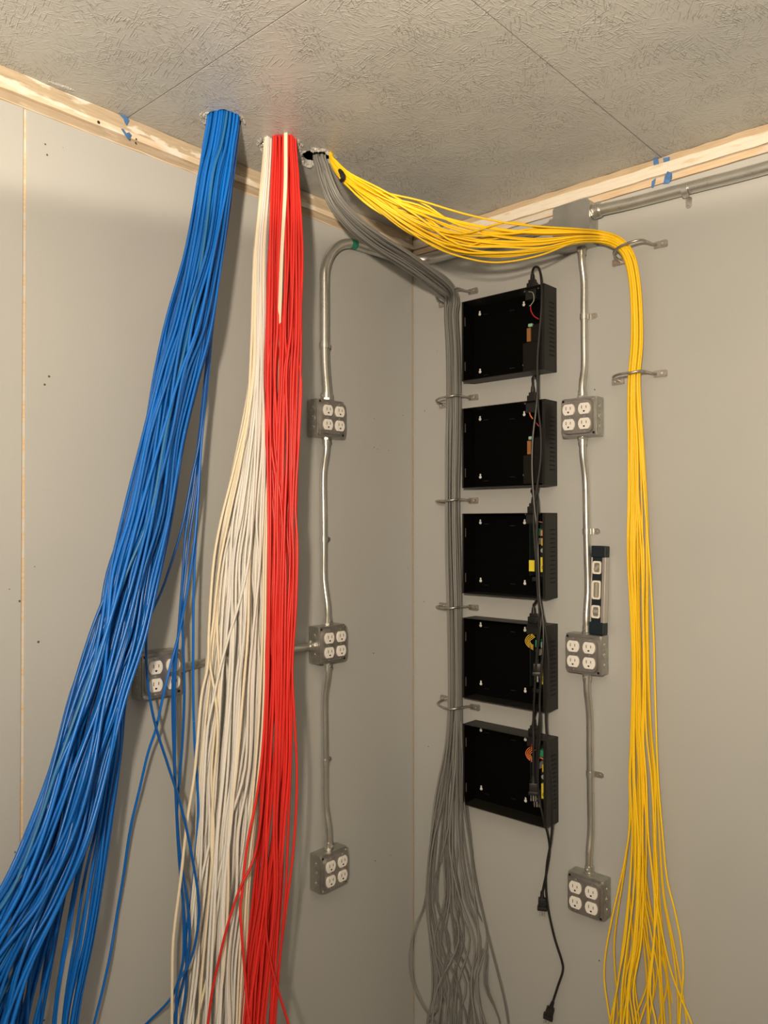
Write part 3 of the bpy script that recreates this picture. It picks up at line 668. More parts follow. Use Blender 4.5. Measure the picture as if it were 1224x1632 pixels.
# ------------------------------------------------------------------ black enclosures
EX, EW, ED, EH = 0.2372, 0.2737, 0.0637, 0.2303
EZ = [1.9405, 1.6311, 1.3274, 1.0268, 0.7216]
def enclosure(i, z, label):
    e = empty('wall_enclosure', (EX + EW / 2, 0, z)); h = EW / 2; t = 0.0016
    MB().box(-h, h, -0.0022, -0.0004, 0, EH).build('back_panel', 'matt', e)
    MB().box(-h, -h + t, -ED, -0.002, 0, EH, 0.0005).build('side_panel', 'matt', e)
    sp = MB().box(h - t, h, -ED, -0.002, 0, EH, 0.0005).build('side_panel', 'black', e)
    MB().box(-h + t, h - t, -ED, -0.002, EH - t, EH, 0.0005).build('top_panel', 'black', e)
    bp = MB().box(-h + t, h - t, -ED, -0.002, 0, t, 0.0005).build('bottom_panel', 'black', e)
    # rolled rim round the open front
    rim = MB(); q = 0.007
    rim.box(-h + t, -h + t + q * .5, -ED, -ED + t, t, EH - t); rim.box(h - t - q, h - t, -ED, -ED + t, t, EH - t)
    rim.build('rim', 'black', e)
    # louvre slots on the right side
    s0 = MB().box(0, 0.0008, -0.0125, 0.0125, -0.0016, 0.0016).build('vent_slot', 'slit', sp)
    for k in range(13):
        zz = 0.043 + k * 0.0118
        if k == 0: s0.location = (h, -0.026, zz)
        else: share('vent_slot', s0, sp, (h, -0.026, zz))
    # small slots on the inside of the left panel
    f0 = MB().box(-0.0006, 0.0008, -0.0018, 0.0018, -0.013, 0.013).build('hinge_slot', 'slot', e); f0.location = (-h + t, -0.050, 0.045); share('hinge_slot', f0, e, (-h + t, -0.050, 0.175))
    # keyhole mounts with pale screws
    k0 = None
    for (x, zz) in ((-0.1163, 0.2035), (0.0343, 0.2035), (-0.1158, 0.0335), (0.0345, 0.0335)):
        km = MB().add(*[a for a in screw_mesh(0.0046, 0.0016)]) if k0 is None else None
        if k0 is None:
            v2, f2 = screw_mesh(0.0030, 0.0012); km.add([(a, b, c_ + 0.0068) for a, b, c_ in v2], f2)
            k0 = km.build('mounting_screw', KEYM, e, True); k0.location = (x, -0.0023, zz)
        else: share('mounting_screw', k0, e, (x, -0.0023, zz))
    # folded ticks in the back plate
    tk = MB().box(-0.008, 0.008, -0.0034, -0.0022, -0.0008, 0.0008).build('standoff_rib', 'black', e); tk.location = (-0.095, 0, 0.20)
    for p_ in ((-0.005, 0.195), (-0.095, 0.022), (-0.005, 0.03)): share('standoff_rib', tk, e, (p_[0], 0, p_[1]))
    # mains inlet in the top with two screws
    il = MB().box(0.066, 0.099, -0.046, -0.020, EH - 0.030, EH - t, 0.002).build('mains_inlet', 'blackpl', e)
    for xx in (0.0615, 0.104):
        MB().add(*cyl((xx, -0.040, EH - t - 0.003), (xx, -0.040, EH - t), 0.0026, 8)).build('inlet_screw', 'screw', il)
    if i < 2:
        MB().box(0.054, h - t, -0.040, -0.0025, 0.006, 0.085, 0.0015).build('power_module', 'psu', e)
        lb = MB().box(0.0680, 0.0795, -0.0420, -0.028, 0.087, 0.124, 0.001).build('transformer', 'amber', e)
        MB().box(0.0720, 0.0850, -0.042, -0.032, 0.127, 0.136, 0.002).build('terminal_block', 'palegreen', e)
        MB().box(0.080, h - t, -0.038, -0.0025, 0.0855, 0.132).build('circuit_board', 'psu', e)
        if i == 0:
            w1 = spline([(0.0780, -0.047, 0.2220), (0.0940, -0.052, 0.2150), (0.0980, -0.053, 0.1950), (0.0880, -0.052, 0.1830), (0.0820, -0.05, 0.1820)], 5); MB().tube(w1, 0.0011, 6).build('earth_lead', 'w_green', e, True)
            w1 = spline([(0.0860, -0.05, 0.1840), (0.0880, -0.052, 0.1680), (0.0960, -0.05, 0.1520), (0.1080, -0.045, 0.1420)], 5); MB().tube(w1, 0.0016, 6).build('live_lead', 'w_red', e, True)
        else:
            w1 = spline([(0.0800, -0.048, 0.2000), (0.0860, -0.052, 0.1900), (0.0920, -0.052, 0.1820), (0.0840, -0.05, 0.1920)], 5); MB().tube(w1, 0.0016, 6).build('signal_lead', 'w_ora', e, True)
            w1 = spline([(0.0960, -0.05, 0.1780), (0.1060, -0.05, 0.1650), (0.1180, -0.045, 0.1500), (0.1220, -0.045, 0.1380)], 5); MB().tube(w1, 0.0014, 6).build('live_lead', 'w_red', e, True)
    else:
        xo = 0.0795
        bd = MB().box(xo, xo + 0.0016, -0.050, -0.004, 0.060, 0.205).build('circuit_board', 'pcb', e)
        b2 = MB().box(xo + 0.014, h - 0.004, -0.018, -0.004, 0.055, 0.205).build('module_case', 'pcb', e)
        def comp(nm, m, x0, x1, z0, z1, y0=-0.050, y1=-0.018, bev=0.001): return MB().box(x0, x1, y0, y1, z0, z1, bev).build(nm, m, b2)
        if i == 4: comp('terminal_block', 'greenpl', 0.105, 0.130, 0.182, 0.199)
        else: comp('terminal_block', 'greenpl', 0.0965, 0.1030, 0.168, 0.188)
        comp('capacitor', 'greypl', 0.098, 0.103, 0.145, 0.162)
        comp('connector_block', 'orangepl' if i == 2 else 'greypl', 0.114, 0.126, 0.168, 0.184) if i != 4 else None
        comp('yellow_coil', 'w_yel', 0.116, 0.125, 0.142, 0.162); MB().add(*cyl((0.1195, -0.05, 0.129), (0.1195, -0.018, 0.129), 0.0060, 12)).build('capacitor', 'greypl', b2, True)
        MB().box(0.1135, 0.1285, -0.0505, -0.018, 0.071, 0.111, 0.001).build('yellow_sticker', 'yellowlab', b2)
        MB().tube(spline([(0.118, -0.0506, 0.084), (0.121, -0.0506, 0.087), (0.124, -0.0506, 0.083), (0.121, -0.0506, 0.079), (0.118, -0.0506, 0.083)], 3), 0.0008, 5).build('printed_mark', 'inkblack', b2)
        MB().box(0.085, 0.110, -0.046, -0.018, 0.045, 0.056, 0.001).build('heat_sink', 'blackpl', b2)
        if i == 2:
            MB().box(0.0790, 0.0950, -0.0520, -0.0490, 0.072, 0.102).build('yellow_sticker', 'yellowlab', bd)
            MB().tube(spline([(0.098, -0.05, 0.204), (0.110, -0.052, 0.206), (0.124, -0.05, 0.204)], 4), 0.0012, 6).build('signal_lead', 'orangepl', e, True)
        else:
            mw = 'w_yel' if i == 3 else 'w_ora'
            for k in range(4):
                o_ = 0.0042 * k
                pl = spline([(0.086 + o_ * .6, -0.046, 0.202 - o_ * .5), (0.074 + o_, -0.050, 0.197 - o_ * .6), (0.0665 + o_ * 1.1, -0.052, 0.183), (0.073 + o_, -0.050, 0.169 + o_ * .4), (0.088, -0.046, 0.160 + o_)], 4)
                MB().tube(pl, 0.0011, 6).build('lead', mw, e, True)
            if i == 4:
                MB().tube(spline([(0.106, -0.050, 0.174), (0.112, -0.053, 0.180), (0.122, -0.053, 0.178), (0.129, -0.05, 0.171)], 4), 0.0018, 6).build('signal_lead', 'w_ora', e, True)
                MB().tube(spline([(0.084, -0.050, 0.205), (0.087, -0.053, 0.212), (0.091, -0.053, 0.207), (0.089, -0.05, 0.199)], 4), 0.0014, 6).build('signal_lead', 'w_red', e, True)
    tag(e, label, 'enclosure', 'black wall enclosures')
    return e
KEYM = mat('pale_mounting_screw', (0.78, 0.78, 0.76), 0.45)
EL = ['topmost open black metal enclosure, with a red lead inside', 'second open black metal enclosure from the top', 'middle open black metal enclosure, with two yellow stickers inside', 'fourth open black metal enclosure from top, with looped yellow leads', 'lowest open black metal enclosure, with looped orange leads']
for i, z in enumerate(EZ): enclosure(i, z, EL[i])

# ------------------------------------------------------------------ power cords of the enclosures
CR = 0.0033
def power_cord(i, pts, label, plug_end=None, plug_dir=(0, 0, -1), r=CR):
    """connector sits in the inlet on top of enclosure i; pts = rest of the run in room coordinates"""
    cx = EX + EW / 2 + 0.0815; zt = EZ[i] + EH; base = Vector((cx, -0.033, zt)); e = empty('power_cord', base)
    c = MB()
    c.box(-0.0135, 0.0135, -0.010, 0.010, 0.0, 0.018, 0.002); c.box(-0.0095, 0.0095, -0.0075, 0.0075, 0.017, 0.027, 0.002)
    c.tube([(0, 0, 0.026), (0, 0, 0.034), (0, 0, 0.044)], [0.0068, 0.0056, 0.0042], 10)
    for k in range(3): c.tube([(0, 0, 0.029 + k * .005), (0, 0, 0.0315 + k * .005)], 0.0068 - k * .0006, 10)
    c.build('connector', 'blackpl', e, True)
    full = [Vector((0, 0, 0.043)), Vector((0, 0, 0.050))] + [Vector(p) - base for p in pts]
    MB().tube(spline(full, 6), r, 8).build('cord', 'blackpl', e, True)
    if plug_end:
        d = (full[-1] - full[-2]).normalized() if plug_dir is None else Vector(plug_dir).normalized(); p0 = full[-1]
        rot = Vector((0, 0, -1)).rotation_difference(d).to_matrix().to_4x4()
        b = MB(); b.tube([(0, 0, 0.006), (0, 0, -0.006), (0, 0, -0.016)], [0.0044, 0.0054, 0.0075], 10)
        b.box(-0.0105, 0.0105, -0.0075, 0.0075, -0.036, -0.012, 0.0025)
        b.box(-0.0130, 0.0130, -0.0095, 0.0095, -0.044, -0.034, 0.002)
        o = b.build('plug', 'blackpl', e, True); o.matrix_local = Matrix.Translation(p0) @ rot @ Matrix.Rotation(0.5, 4, 'Z')
        for xx in (-0.0063, 0.0063): MB().box(xx - .0008, xx + .0008, -0.0032, 0.0032, -0.060, -0.043).build('prong', 'screw', o)
        MB().add(*cyl((0, 0.0055, -0.062), (0, 0.0055, -0.043), 0.0023, 8)).build('prong', 'screw', o)
    tag(e, label, 'power cord', 'black power cords')
O_ = 0.074
def C_(l, o=O_): return [onR(x, y, q[0] if (q := rest) else o) for (x, y, *rest) in l]
power_cord(0, C_([(852, 426, .040), (859, 428, .050), (863, 450, .068), (863, 490), (860, 530), (857, 570), (857, 610), (858, 650), (862, 690), (862, 730), (857, 770), (852, 805), (851, 840), (854, 890), (858, 930), (862, 965), (869, 1000, .078), (874, 1050, .080), (873, 1100, .080), (870, 1145, .077), (874, 1200, .080), (879, 1250, .080), (880, 1305, .076), (878, 1340, .05), (872, 1375, .026), (870, 1410, .018), (874, 1450, .012), (884, 1495, .009), (895, 1530, .008), (897, 1547, .008), (889, 1572, .010), (880, 1600, .014)]), 'long black cord from the topmost enclosure reaching the photo bottom', True, None)
power_cord(1, C_([(849, 602, .038), (854, 600, .055), (857, 615, .072), (854, 655, .080), (849, 700, .081), (848, 750, .081), (851, 800, .080), (856, 850, .081), (858, 900, .082), (860, 950, .080), (865, 985, .079), (866, 1030, .082), (862, 1080, .082), (860, 1120, .080), (861, 1160, .079), (858, 1210, .074), (858, 1260, .070), (865, 1300, .068), (873, 1330, .05), (876, 1355, .03), (872, 1385, .022), (867, 1410, .020), (864, 1424, .020)]), 'black cord ending in a dangling plug beside the lowest outlet', True, (0, 0, -1))
power_cord(2, C_([(847, 782, .038), (853, 780, .055), (857, 800, .074), (856, 840, .084), (855, 890, .085), (857, 940, .083), (860, 980, .082), (857, 1020, .080), (856, 1050, .079)]), 'short black cord from the middle enclosure with its plug in the fourth', True, (0.02, 0, -1))
power_cord(3, C_([(852, 962, .038), (858, 955, .055), (863, 970, .072), (861, 1000, .086), (855, 1050, .087), (852, 1100, .085), (850, 1150, .080), (850, 1190, .084), (850, 1215, .086), (850, 1240, .086)]), 'black cord from the fourth enclosure hanging into the lowest one', True, (0, 0, -1))
power_cord(4, C_([(857, 1126, .040), (860, 1124, .055), (860, 1145, .074), (857, 1180, .062), (855, 1215, .056), (855, 1250, .052)]), 'shortest black cord, looped over the lowest enclosure', True, (0.02, 0, -1))

# ------------------------------------------------------------------ spirit level standing on an outlet box
lv = empty('spirit_level', (0.6425, -0.026, Z2 + 0.0518)); lv.rotation_euler = (math.radians(-2.5), math.radians(0.7), 0)
tag(lv, 'small torpedo spirit level with dark end caps standing on outlet box', 'level')
hw = 0.0208; LL = 0.229
MB().box(-hw + .005, hw - .005, -0.008, 0.008, 0.01, LL - 0.01).build('core', 'navy', lv)
for s, w_ in ((-1, .0045), (1, .0100)):
    a, b = (hw - w_, hw - .0005) if s > 0 else (-hw + .0005, -hw + w_)
    MB().box(a, b, -0.0105, 0.0105, 0.030, LL - 0.028, 0.0012).build('rail', 'alu', lv)
for z0, z1 in ((0.0, 0.033), (LL - 0.031, LL)):
    MB().box(-hw, hw, -0.0115, 0.0115, z0, z1, 0.003).build('end_cap', 'navy', lv)
for zc_, hh, kind in ((0.1725, 0.0165, 'o'), (0.1150, 0.0240, 'h'), (0.0590, 0.0165, 'v')):
    po = rounded_rect(0.024, hh * 2, 0.005); pi_ = rounded_rect(0.0155, hh * 2 - 0.009, 0.004); n = len(po); xo = -0.0035
    v = []
    for pp, y in ((po, -0.0085), (po, -0.0108), (pi_, -0.0108), (pi_, -0.0085)): v += [(a + xo, y, b + zc_) for a, b in pp]
    f = [(r_ * n + i, r_ * n + (i + 1) % n, (r_ + 1) * n + (i + 1) % n, (r_ + 1) * n + i) for r_ in range(3) for i in range(n)]
    fr = MB().add(v, f).build('vial_window', 'vialf', lv)
    MB().prism([(a + xo, b + zc_) for a, b in pi_], -0.0086, -0.0081).build('window_back', 'vialw', fr)
    if kind == 'h':
        MB().add(*cyl((xo, -0.0088, zc_ - hh + .006), (xo, -0.0088, zc_ + hh - .006), 0.0046, 12)).build('vial', 'vial', fr, True)
    elif kind == 'v': MB().add(*cyl((xo - .007, -0.0088, zc_), (xo + .007, -0.0088, zc_), 0.0055, 12)).build('vial', 'vial', fr, True)
    else: MB().add(*cyl((xo - .0055, -0.0088, zc_ - .006), (xo + .0055, -0.0088, zc_ + .006), 0.005, 12)).build('vial', 'vial', fr, True)

# ------------------------------------------------------------------ cables
def cable(name, pts, r, m, label, group=None, sides=7, cat='cable'):
    v, f = tube_geo(pts, r, sides); o = mesh_obj(name, v, f, m, None, True)
    return tag(o, label, cat, group)
def disc_pts(n, rng):
    out = []
    for k in range(n):
        rr = math.sqrt((k + 0.5) / n); a = k * 2.399963
        out.append(np.array((rr * math.cos(a), rr * math.sin(a))))
    return out
def bundle(name, stations, n, r, mats, label, group, seed, twist=0.8, wander=None, edges=True, pre=None, sub=5, top_mix=None, pos=None):
    """stations: (left px, right px, y px, depth, half thickness) or with edges=False (x, y, depth, half width px, half thickness)"""
    rng = np.random.RandomState(seed); K = len(stations)
    Cn, wa, wb = [], [], []
    for s in stations:
        if edges: x0, x1, y, d, th = s; Cn.append(atd((x0 + x1) / 2, y, d)); wa.append((x1 - x0) / 2 / FPX * d); wb.append(th)
        else: x, y, d, h, th = s; Cn.append(atd(x, y, d)); wa.append(h / FPX * d); wb.append(th)
    Cn = np.array([tuple(c) for c in Cn]); T = np.gradient(Cn, axis=0); T /= np.linalg.norm(T, axis=1)[:, None]
    fw = np.array(FW); upv = np.array(UP)
    A = np.cross(T, fw); A /= np.linalg.norm(A, axis=1)[:, None]; B = np.cross(A, T)
    wander = wander or [0.15] * K
    P0 = pos if pos is not None else disc_pts(n, rng); objs = []
    nc = max(2, n // 6); seeds = [P0[j] for j in rng.permutation(n)[:nc]]           # little clumps that run together
    cl = [min(range(nc), key=lambda c: np.linalg.norm(P0[i] - seeds[c])) for i in range(n)]
    CW = np.zeros((nc, K, 2))
    for c in range(nc):
        wk = np.zeros(2)
        for k in range(1, K): wk = wk * 0.9 + rng.randn(2) * wander[k] * 0.85; CW[c, k] = wk
    for i in range(n):
        u = np.array(P0[i], float); drift = rng.randn(2) * 0.0; pts = []
        walk = np.zeros(2); tw = twist * (1 + 0.35 * rng.randn())
        for k in range(K):
            walk = walk * 0.9 + rng.randn(2) * wander[k] * (0.6 if k else 0)
            a = tw * k / (K - 1); q = np.array((u[0] * math.cos(a) - u[1] * math.sin(a), u[0] * math.sin(a) + u[1] * math.cos(a))) + walk + CW[cl[i], k]
            nq = np.linalg.norm(q)
            if nq > 1.0: q = q / nq * (1.0 + 0.16 * min(1.0, (nq - 1)))
            slope = abs(T[k] @ upv) if edges else 1.0
            hw_ = max(wa[k] * slope - r, 0.001); tw_ = max(wb[k] - r, 0.001)
            pts.append(Cn[k] + A[k] * q[0] * hw_ - B[k] * q[1] * tw_)
        if pre is not None: pts = [tuple(np.array(pts[0]) + np.array(p)) for p in pre] + pts
        mm = mats(i, P0[i], rng) if callable(mats) else mats
        e_ = np.array(pts[-1]) - np.array(pts[-2]); pts.append(tuple(np.array(pts[-1]) + e_ / np.linalg.norm(e_) * 0.30))
        lb = label[mm] if isinstance(label, dict) else label
        objs.append(cable(name, spline(pts, sub), r, mm, lb, group))
    return objs
UPIN = [(0, 0, 0.14), (0, 0, 0.06)]

# ---- blue
BL = [(330, 385, 188, 1.775, .036), (322, 379, 240, 1.765, .036), (311, 372, 290, 1.75, .036), (291, 356, 400, 1.722, .038), (258, 339, 515, 1.70, .040), (236, 317, 600, 1.68, .042), (217, 294, 700, 1.655, .044), (189, 276, 820, 1.615, .046), (163, 256, 920, 1.58, .048), (139, 234, 1010, 1.55, .050), (108, 202, 1110, 1.515, .050), (74, 176, 1220, 1.475, .050), (40, 150, 1325, 1.44, .050), (-4, 108, 1425, 1.40, .048), (-70, 62, 1525, 1.36, .048), (-140, 22, 1640, 1.325, .048), (-220, -20, 1800, 1.29, .05)]
BK = [(332, 384, 188, 1.79, .030), (325, 380, 240, 1.785, .030), (315, 373, 290, 1.775, .030), (296, 355, 400, 1.755, .03), (268, 340, 515, 1.735, .03), (246, 318, 600, 1.72, .03), (226, 294, 700, 1.70, .030), (200, 276, 820, 1.675, .030), (176, 258, 920, 1.65, .030), (154, 239, 1010, 1.625, .030), (126, 208, 1110, 1.60, .030), (100, 184, 1220, 1.575, .030), (74, 158, 1325, 1.555, .030), (42, 118, 1425, 1.53, .032), (10, 86, 1525, 1.505, .034), (-20, 66, 1640, 1.48, .036), (-40, 46, 1800, 1.45, .03)]
BW = [0, .04, .07, .10, .13, .14, .14, .14, .14, .14, .14, .14, .15, .16, .17, .17, .17]
def blue_m(i, p, rng): return 'teal' if rng.rand() < 0.06 else 'blue'
BLAB = {'blue': 'blue data cable in the thick bundle from the leftmost ceiling hole', 'teal': 'faded teal-blue data cable within the thick blue bundle'}
bundle('blue_cable', BL, 66, 0.0033, blue_m, BLAB, 'blue cable bundle', 11, twist=1.2, wander=BW, pre=UPIN)
bundle('blue_cable', BK, 36, 0.0033, blue_m, BLAB, 'blue cable bundle', 13, twist=0.5, wander=BW, pre=UPIN)
# strands that split off to the right low down
BLR = [(338, 380, 188, 1.770, .02), (326, 368, 300, 1.745, .02), (300, 345, 420, 1.72, .02), (262, 325, 560, 1.70, .02), (228, 290, 720, 1.67, .025), (196, 262, 860, 1.64, .03), (172, 240, 980, 1.62, .03), (155, 205, 1100, 1.60, .03), (158, 193, 1200, 1.585, .03), (145, 180, 1300, 1.57, .03), (122, 165, 1400, 1.55, .03), (104, 148, 1500, 1.53, .03), (88, 128, 1600, 1.51, .03), (76, 112, 1720, 1.49, .03)]
bundle('blue_cable', BLR, 11, 0.00305, 'blue', 'blue cable in the loose group splitting off the thick blue bundle', 'loose blue group beside the bundle', 17, twist=0.3, wander=[0, .1, .15, .15, .15, .15, .15, .12, .1, .1, .12, .14, .14, .14], pre=UPIN)
def stray(name, pts, r, m, label, group=None, pre=True, sub=6):
    P = [atd(*p) for p in pts]
    if pre: P = [P[0] + Vector((0, 0, 0.12)), P[0] + Vector((0, 0, 0.05))] + P
    o = cable(name, spline(P, sub), r, m, label, group); return o
top = [(372, 190, 1.80), (371, 260, 1.795), (366, 330, 1.79), (351, 430, 1.785)]
stray('blue_cable', top + [(338, 520, 1.78), (329, 600, 1.775), (318, 700, 1.77), (306, 760, 1.77), (290, 840, 1.76), (262, 930, 1.72), (237, 990, 1.695), (233, 1040, 1.69), (237, 1100, 1.69), (249, 1160, 1.70), (268, 1220, 1.715), (290, 1290, 1.73), (307, 1370, 1.73), (317, 1440, 1.73), (312, 1500, 1.72), (299, 1540, 1.71), (283, 1570, 1.70), (281, 1632, 1.70), (280, 1720, 1.7)], 0.0030, 'blue', 'loose blue cable crossing in front of the half hidden outlet box')
stray('blue_cable', top + [(337, 520, 1.785), (329, 610, 1.78), (320, 720, 1.775), (315, 800, 1.77), (309, 870, 1.765), (297, 950, 1.76), (285, 1010, 1.755), (272, 1060, 1.745), (262, 1100, 1.735), (249, 1160, 1.73), (236, 1200, 1.73), (222, 1260, 1.73), (208, 1320, 1.725), (196, 1400, 1.72), (186, 1460, 1.715), (176, 1520, 1.69), (163, 1580, 1.668), (150, 1632, 1.65), (130, 1720, 1.62)], 0.0030, 'blue', 'single loose blue cable swinging down across bare left wall')
stray('blue_cable', top + [(339, 520, 1.795), (331, 610, 1.79), (321, 700, 1.785), (317, 780, 1.78), (312, 860, 1.78), (309, 940, 1.78), (308, 1020, 1.78), (308, 1100, 1.78), (310, 1180, 1.785), (314, 1240, 1.79), (316, 1290, 1.79), (312, 1360, 1.79), (305, 1430, 1.79), (298, 1480, 1.785), (296, 1540, 1.78), (291, 1600, 1.775), (288, 1700, 1.77)], 0.0030, 'blue', 'rightmost loose blue cable hanging straight beside the cream cables')
stray('blue_cable', top + [(336, 520, 1.79), (327, 600, 1.785), (318, 690, 1.78), (308, 780, 1.775), (296, 850, 1.77), (291, 920, 1.765), (285, 1000, 1.76), (279, 1080, 1.755), (279, 1160, 1.755), (279, 1230, 1.755), (283, 1330, 1.76), (288, 1400, 1.765), (294, 1460, 1.77), (297, 1530, 1.77), (296, 1580, 1.76), (287, 1640, 1.755), (280, 1720, 1.75)], 0.0030, 'blue', 'loose blue cable hanging in front of the right hand sockets')
stray('blue_cable', top + [(337, 530, 1.795), (329, 620, 1.79), (314, 740, 1.785), (299, 820, 1.78), (293, 890, 1.775), (291, 960, 1.77), (292, 1030, 1.77), (294, 1100, 1.77), (291, 1180, 1.775), (286, 1240, 1.775), (282, 1300, 1.775), (286, 1370, 1.775), (291, 1430, 1.775), (293, 1500, 1.77), (290, 1540, 1.765), (278, 1580, 1.76), (265, 1600, 1.755), (235, 1630, 1.75), (200, 1665, 1.75)], 0.0030, 'blue', 'loose blue cable along the right edge of the half hidden outlet box')
stray('blue_cable', top + [(338, 525, 1.80), (330, 610, 1.795), (321, 700, 1.79), (312, 790, 1.785), (303, 850, 1.78), (297, 900, 1.775), (290, 960, 1.765), (283, 1020, 1.76), (277, 1060, 1.762), (275, 1120, 1.765), (277, 1200, 1.765), (281, 1280, 1.765), (287, 1360, 1.765), (299, 1440, 1.765), (302, 1500, 1.76), (293, 1560, 1.755), (276, 1632, 1.75), (268, 1720, 1.75)], 0.0030, 'blue', 'loose blue cable weaving between the two straight loose blue ones')

# ---- white and cream, sharing the middle hole with red
WH = [(420, 436, 232, 1.885, .026), (414, 433, 300, 1.875, .024), (403, 427, 400, 1.865, .022), (401, 426, 500, 1.86, .022), (397, 425, 600, 1.855, .024), (380, 428, 700, 1.85, .028), (354, 426, 820, 1.845, .032), (340, 427, 900, 1.84, .034), (332, 427, 1000, 1.835, .035), (324, 426, 1090, 1.83, .035), (312, 420, 1220, 1.82, .036), (313, 400, 1320, 1.81, .038), (308, 394, 1420, 1.80, .038), (296, 390, 1530, 1.79, .038), (280, 382, 1640, 1.78, .038), (265, 378, 1760, 1.77, .038)]
def white_m(i, p, rng): return 'cream' if (p[0] < -0.45 and rng.rand() < 0.6) or rng.rand() < 0.10 else 'white'
bundle('white_cable', WH, 54, 0.0032, white_m, {'white': 'white cable in the bundle hanging between blue and red', 'cream': 'cream cable in the bundle hanging between blue and red'}, 'white cable bundle', 23, twist=0.25, wander=[0, .05, .07, .09, .10, .12, .13, .13, .13, .14, .15, .16, .17, .17, .17, .17], pre=UPIN)
WM = [(451, 460, 232, 1.848, .008), (450, 459, 300, 1.838, .008), (445, 454, 400, 1.828, .008), (440, 451, 490, 1.828, .008), (437, 449, 545, 1.852, .010), (433, 446, 620, 1.862, .010), (424, 436, 720, 1.84, .012), (414, 428, 850, 1.84, .014), (412, 426, 1000, 1.83, .014), (405, 425, 1150, 1.82, .014), (396, 416, 1280, 1.81, .014), (385, 405, 1400, 1.80, .014), (378, 400, 1520, 1.79, .014), (372, 392, 1640, 1.785, .014), (370, 390, 1740, 1.78, .014)]
bundle('white_cable', WM, 4, 0.0029, 'cream', 'cream cable threading down through the middle of the red cables', 'cream cables among the red', 29, twist=0.2, pre=UPIN)
stray('white_cable', [(422, 232, 1.875), (414, 320, 1.865), (405, 420, 1.85), (401, 540, 1.84), (394, 650, 1.83), (372, 750, 1.82), (352, 830, 1.81), (340, 900, 1.80), (333, 1000, 1.79), (331, 1060, 1.785), (321, 1110, 1.78), (314, 1190, 1.77), (309, 1240, 1.765), (298, 1310, 1.76), (288, 1400, 1.755), (279, 1470, 1.75), (275, 1520, 1.745), (274, 1632, 1.74), (273, 1720, 1.74)], 0.0034, 'cream', 'single cream cable standing out left of the white bundle')
stray('white_cable', [(424, 232, 1.88), (416, 320, 1.868), (407, 420, 1.855), (402, 540, 1.845), (397, 650, 1.835), (383, 740, 1.825), (366, 820, 1.815), (350, 900, 1.805), (340, 990, 1.80), (334, 1050, 1.795), (343, 1110, 1.79), (347, 1170, 1.785), (340, 1260, 1.78), (337, 1350, 1.775), (343, 1430, 1.77), (340, 1510, 1.765), (325, 1580, 1.76), (312, 1640, 1.755), (300, 1720, 1.75)], 0.0032, 'cream', 'single cream cable wandering over the front of the white bundle')
stray('white_cable', [(428, 232, 1.87), (420, 320, 1.86), (415, 420, 1.85), (413, 540, 1.84), (409, 660, 1.83), (404, 780, 1.815), (398, 880, 1.805), (384, 950, 1.80), (366, 1010, 1.795), (352, 1060, 1.79), (341, 1110, 1.785), (331, 1160, 1.78), (326, 1230, 1.775), (322, 1320, 1.77), (318, 1420, 1.77), (312, 1520, 1.765), (300, 1632, 1.76), (295, 1720, 1.76)], 0.0031, 'white', 'single white cable crossing diagonally over the white bundle')

# ---- red
RD = [(433, 474, 232, 1.872, .028), (431, 479, 300, 1.862, .026), (427, 483, 400, 1.852, .024), (422, 481, 520, 1.846, .024), (419, 481, 600, 1.842, .024), (421, 478, 700, 1.838, .024), (424, 474, 820, 1.832, .024), (426, 474, 900, 1.828, .024), (422, 470, 1000, 1.823, .024), (421, 467, 1100, 1.818, .024), (416, 465, 1210, 1.812, .025), (409, 461, 1310, 1.805, .027), (401, 458, 1420, 1.797, .028), (389, 450, 1530, 1.79, .028), (378, 447, 1640, 1.782, .028), (370, 446, 1760, 1.775, .028)]
bundle('red_cable', RD, 38, 0.0031, 'red', 'red cable in the bundle hanging from the middle ceiling hole', 'red cable bundle', 31, twist=0.3, wander=[0, .07, .12, .15, .15, .15, .15, .15, .15, .15, .15, .16, .17, .17, .17, .17], pre=UPIN)
rt = [(468, 232, 1.87), (476, 300, 1.86), (482, 400, 1.852), (479, 500, 1.846)]
stray('red_cable', rt + [(474, 560, 1.843), (480, 610, 1.84), (477, 690, 1.838), (471, 800, 1.832), (474, 870, 1.828), (472, 960, 1.82), (466, 1060, 1.815), (469, 1140, 1.81), (473, 1220, 1.81), (472, 1290, 1.805), (466, 1370, 1.80), (457, 1440, 1.795), (448, 1510, 1.79), (440, 1580, 1.785), (436, 1640, 1.78), (434, 1720, 1.78)], 0.0029, 'red', 'single red cable hanging free right of the red bundle')
stray('red_cable', [(436, 232, 1.858), (432, 320, 1.85), (430, 440, 1.842), (427, 560, 1.835), (426, 700, 1.825), (428, 840, 1.818), (427, 980, 1.81), (424, 1100, 1.80), (418, 1200, 1.79), (409, 1270, 1.785), (399, 1320, 1.772), (392, 1360, 1.762), (386, 1420, 1.752), (383, 1450, 1.75), (386, 1500, 1.75), (391, 1560, 1.765), (394, 1600, 1.76), (400, 1650, 1.76), (405, 1720, 1.76)], 0.0030, 'red', 'red cable curving out over the white bundle and back again')
stray('red_cable', [(440, 232, 1.855), (436, 320, 1.848), (434, 440, 1.84), (432, 560, 1.833), (431, 700, 1.823), (431, 840, 1.815), (429, 980, 1.805), (427, 1100, 1.795), (423, 1200, 1.785), (417, 1290, 1.775), (409, 1350, 1.77), (398, 1385, 1.758), (385, 1410, 1.748), (372, 1445, 1.738), (360, 1485, 1.73), (349, 1530, 1.725), (340, 1570, 1.72), (334, 1610, 1.718), (330, 1650, 1.715), (328, 1720, 1.71)], 0.0030, 'red', 'leftmost red cable swinging wide across the white cables')
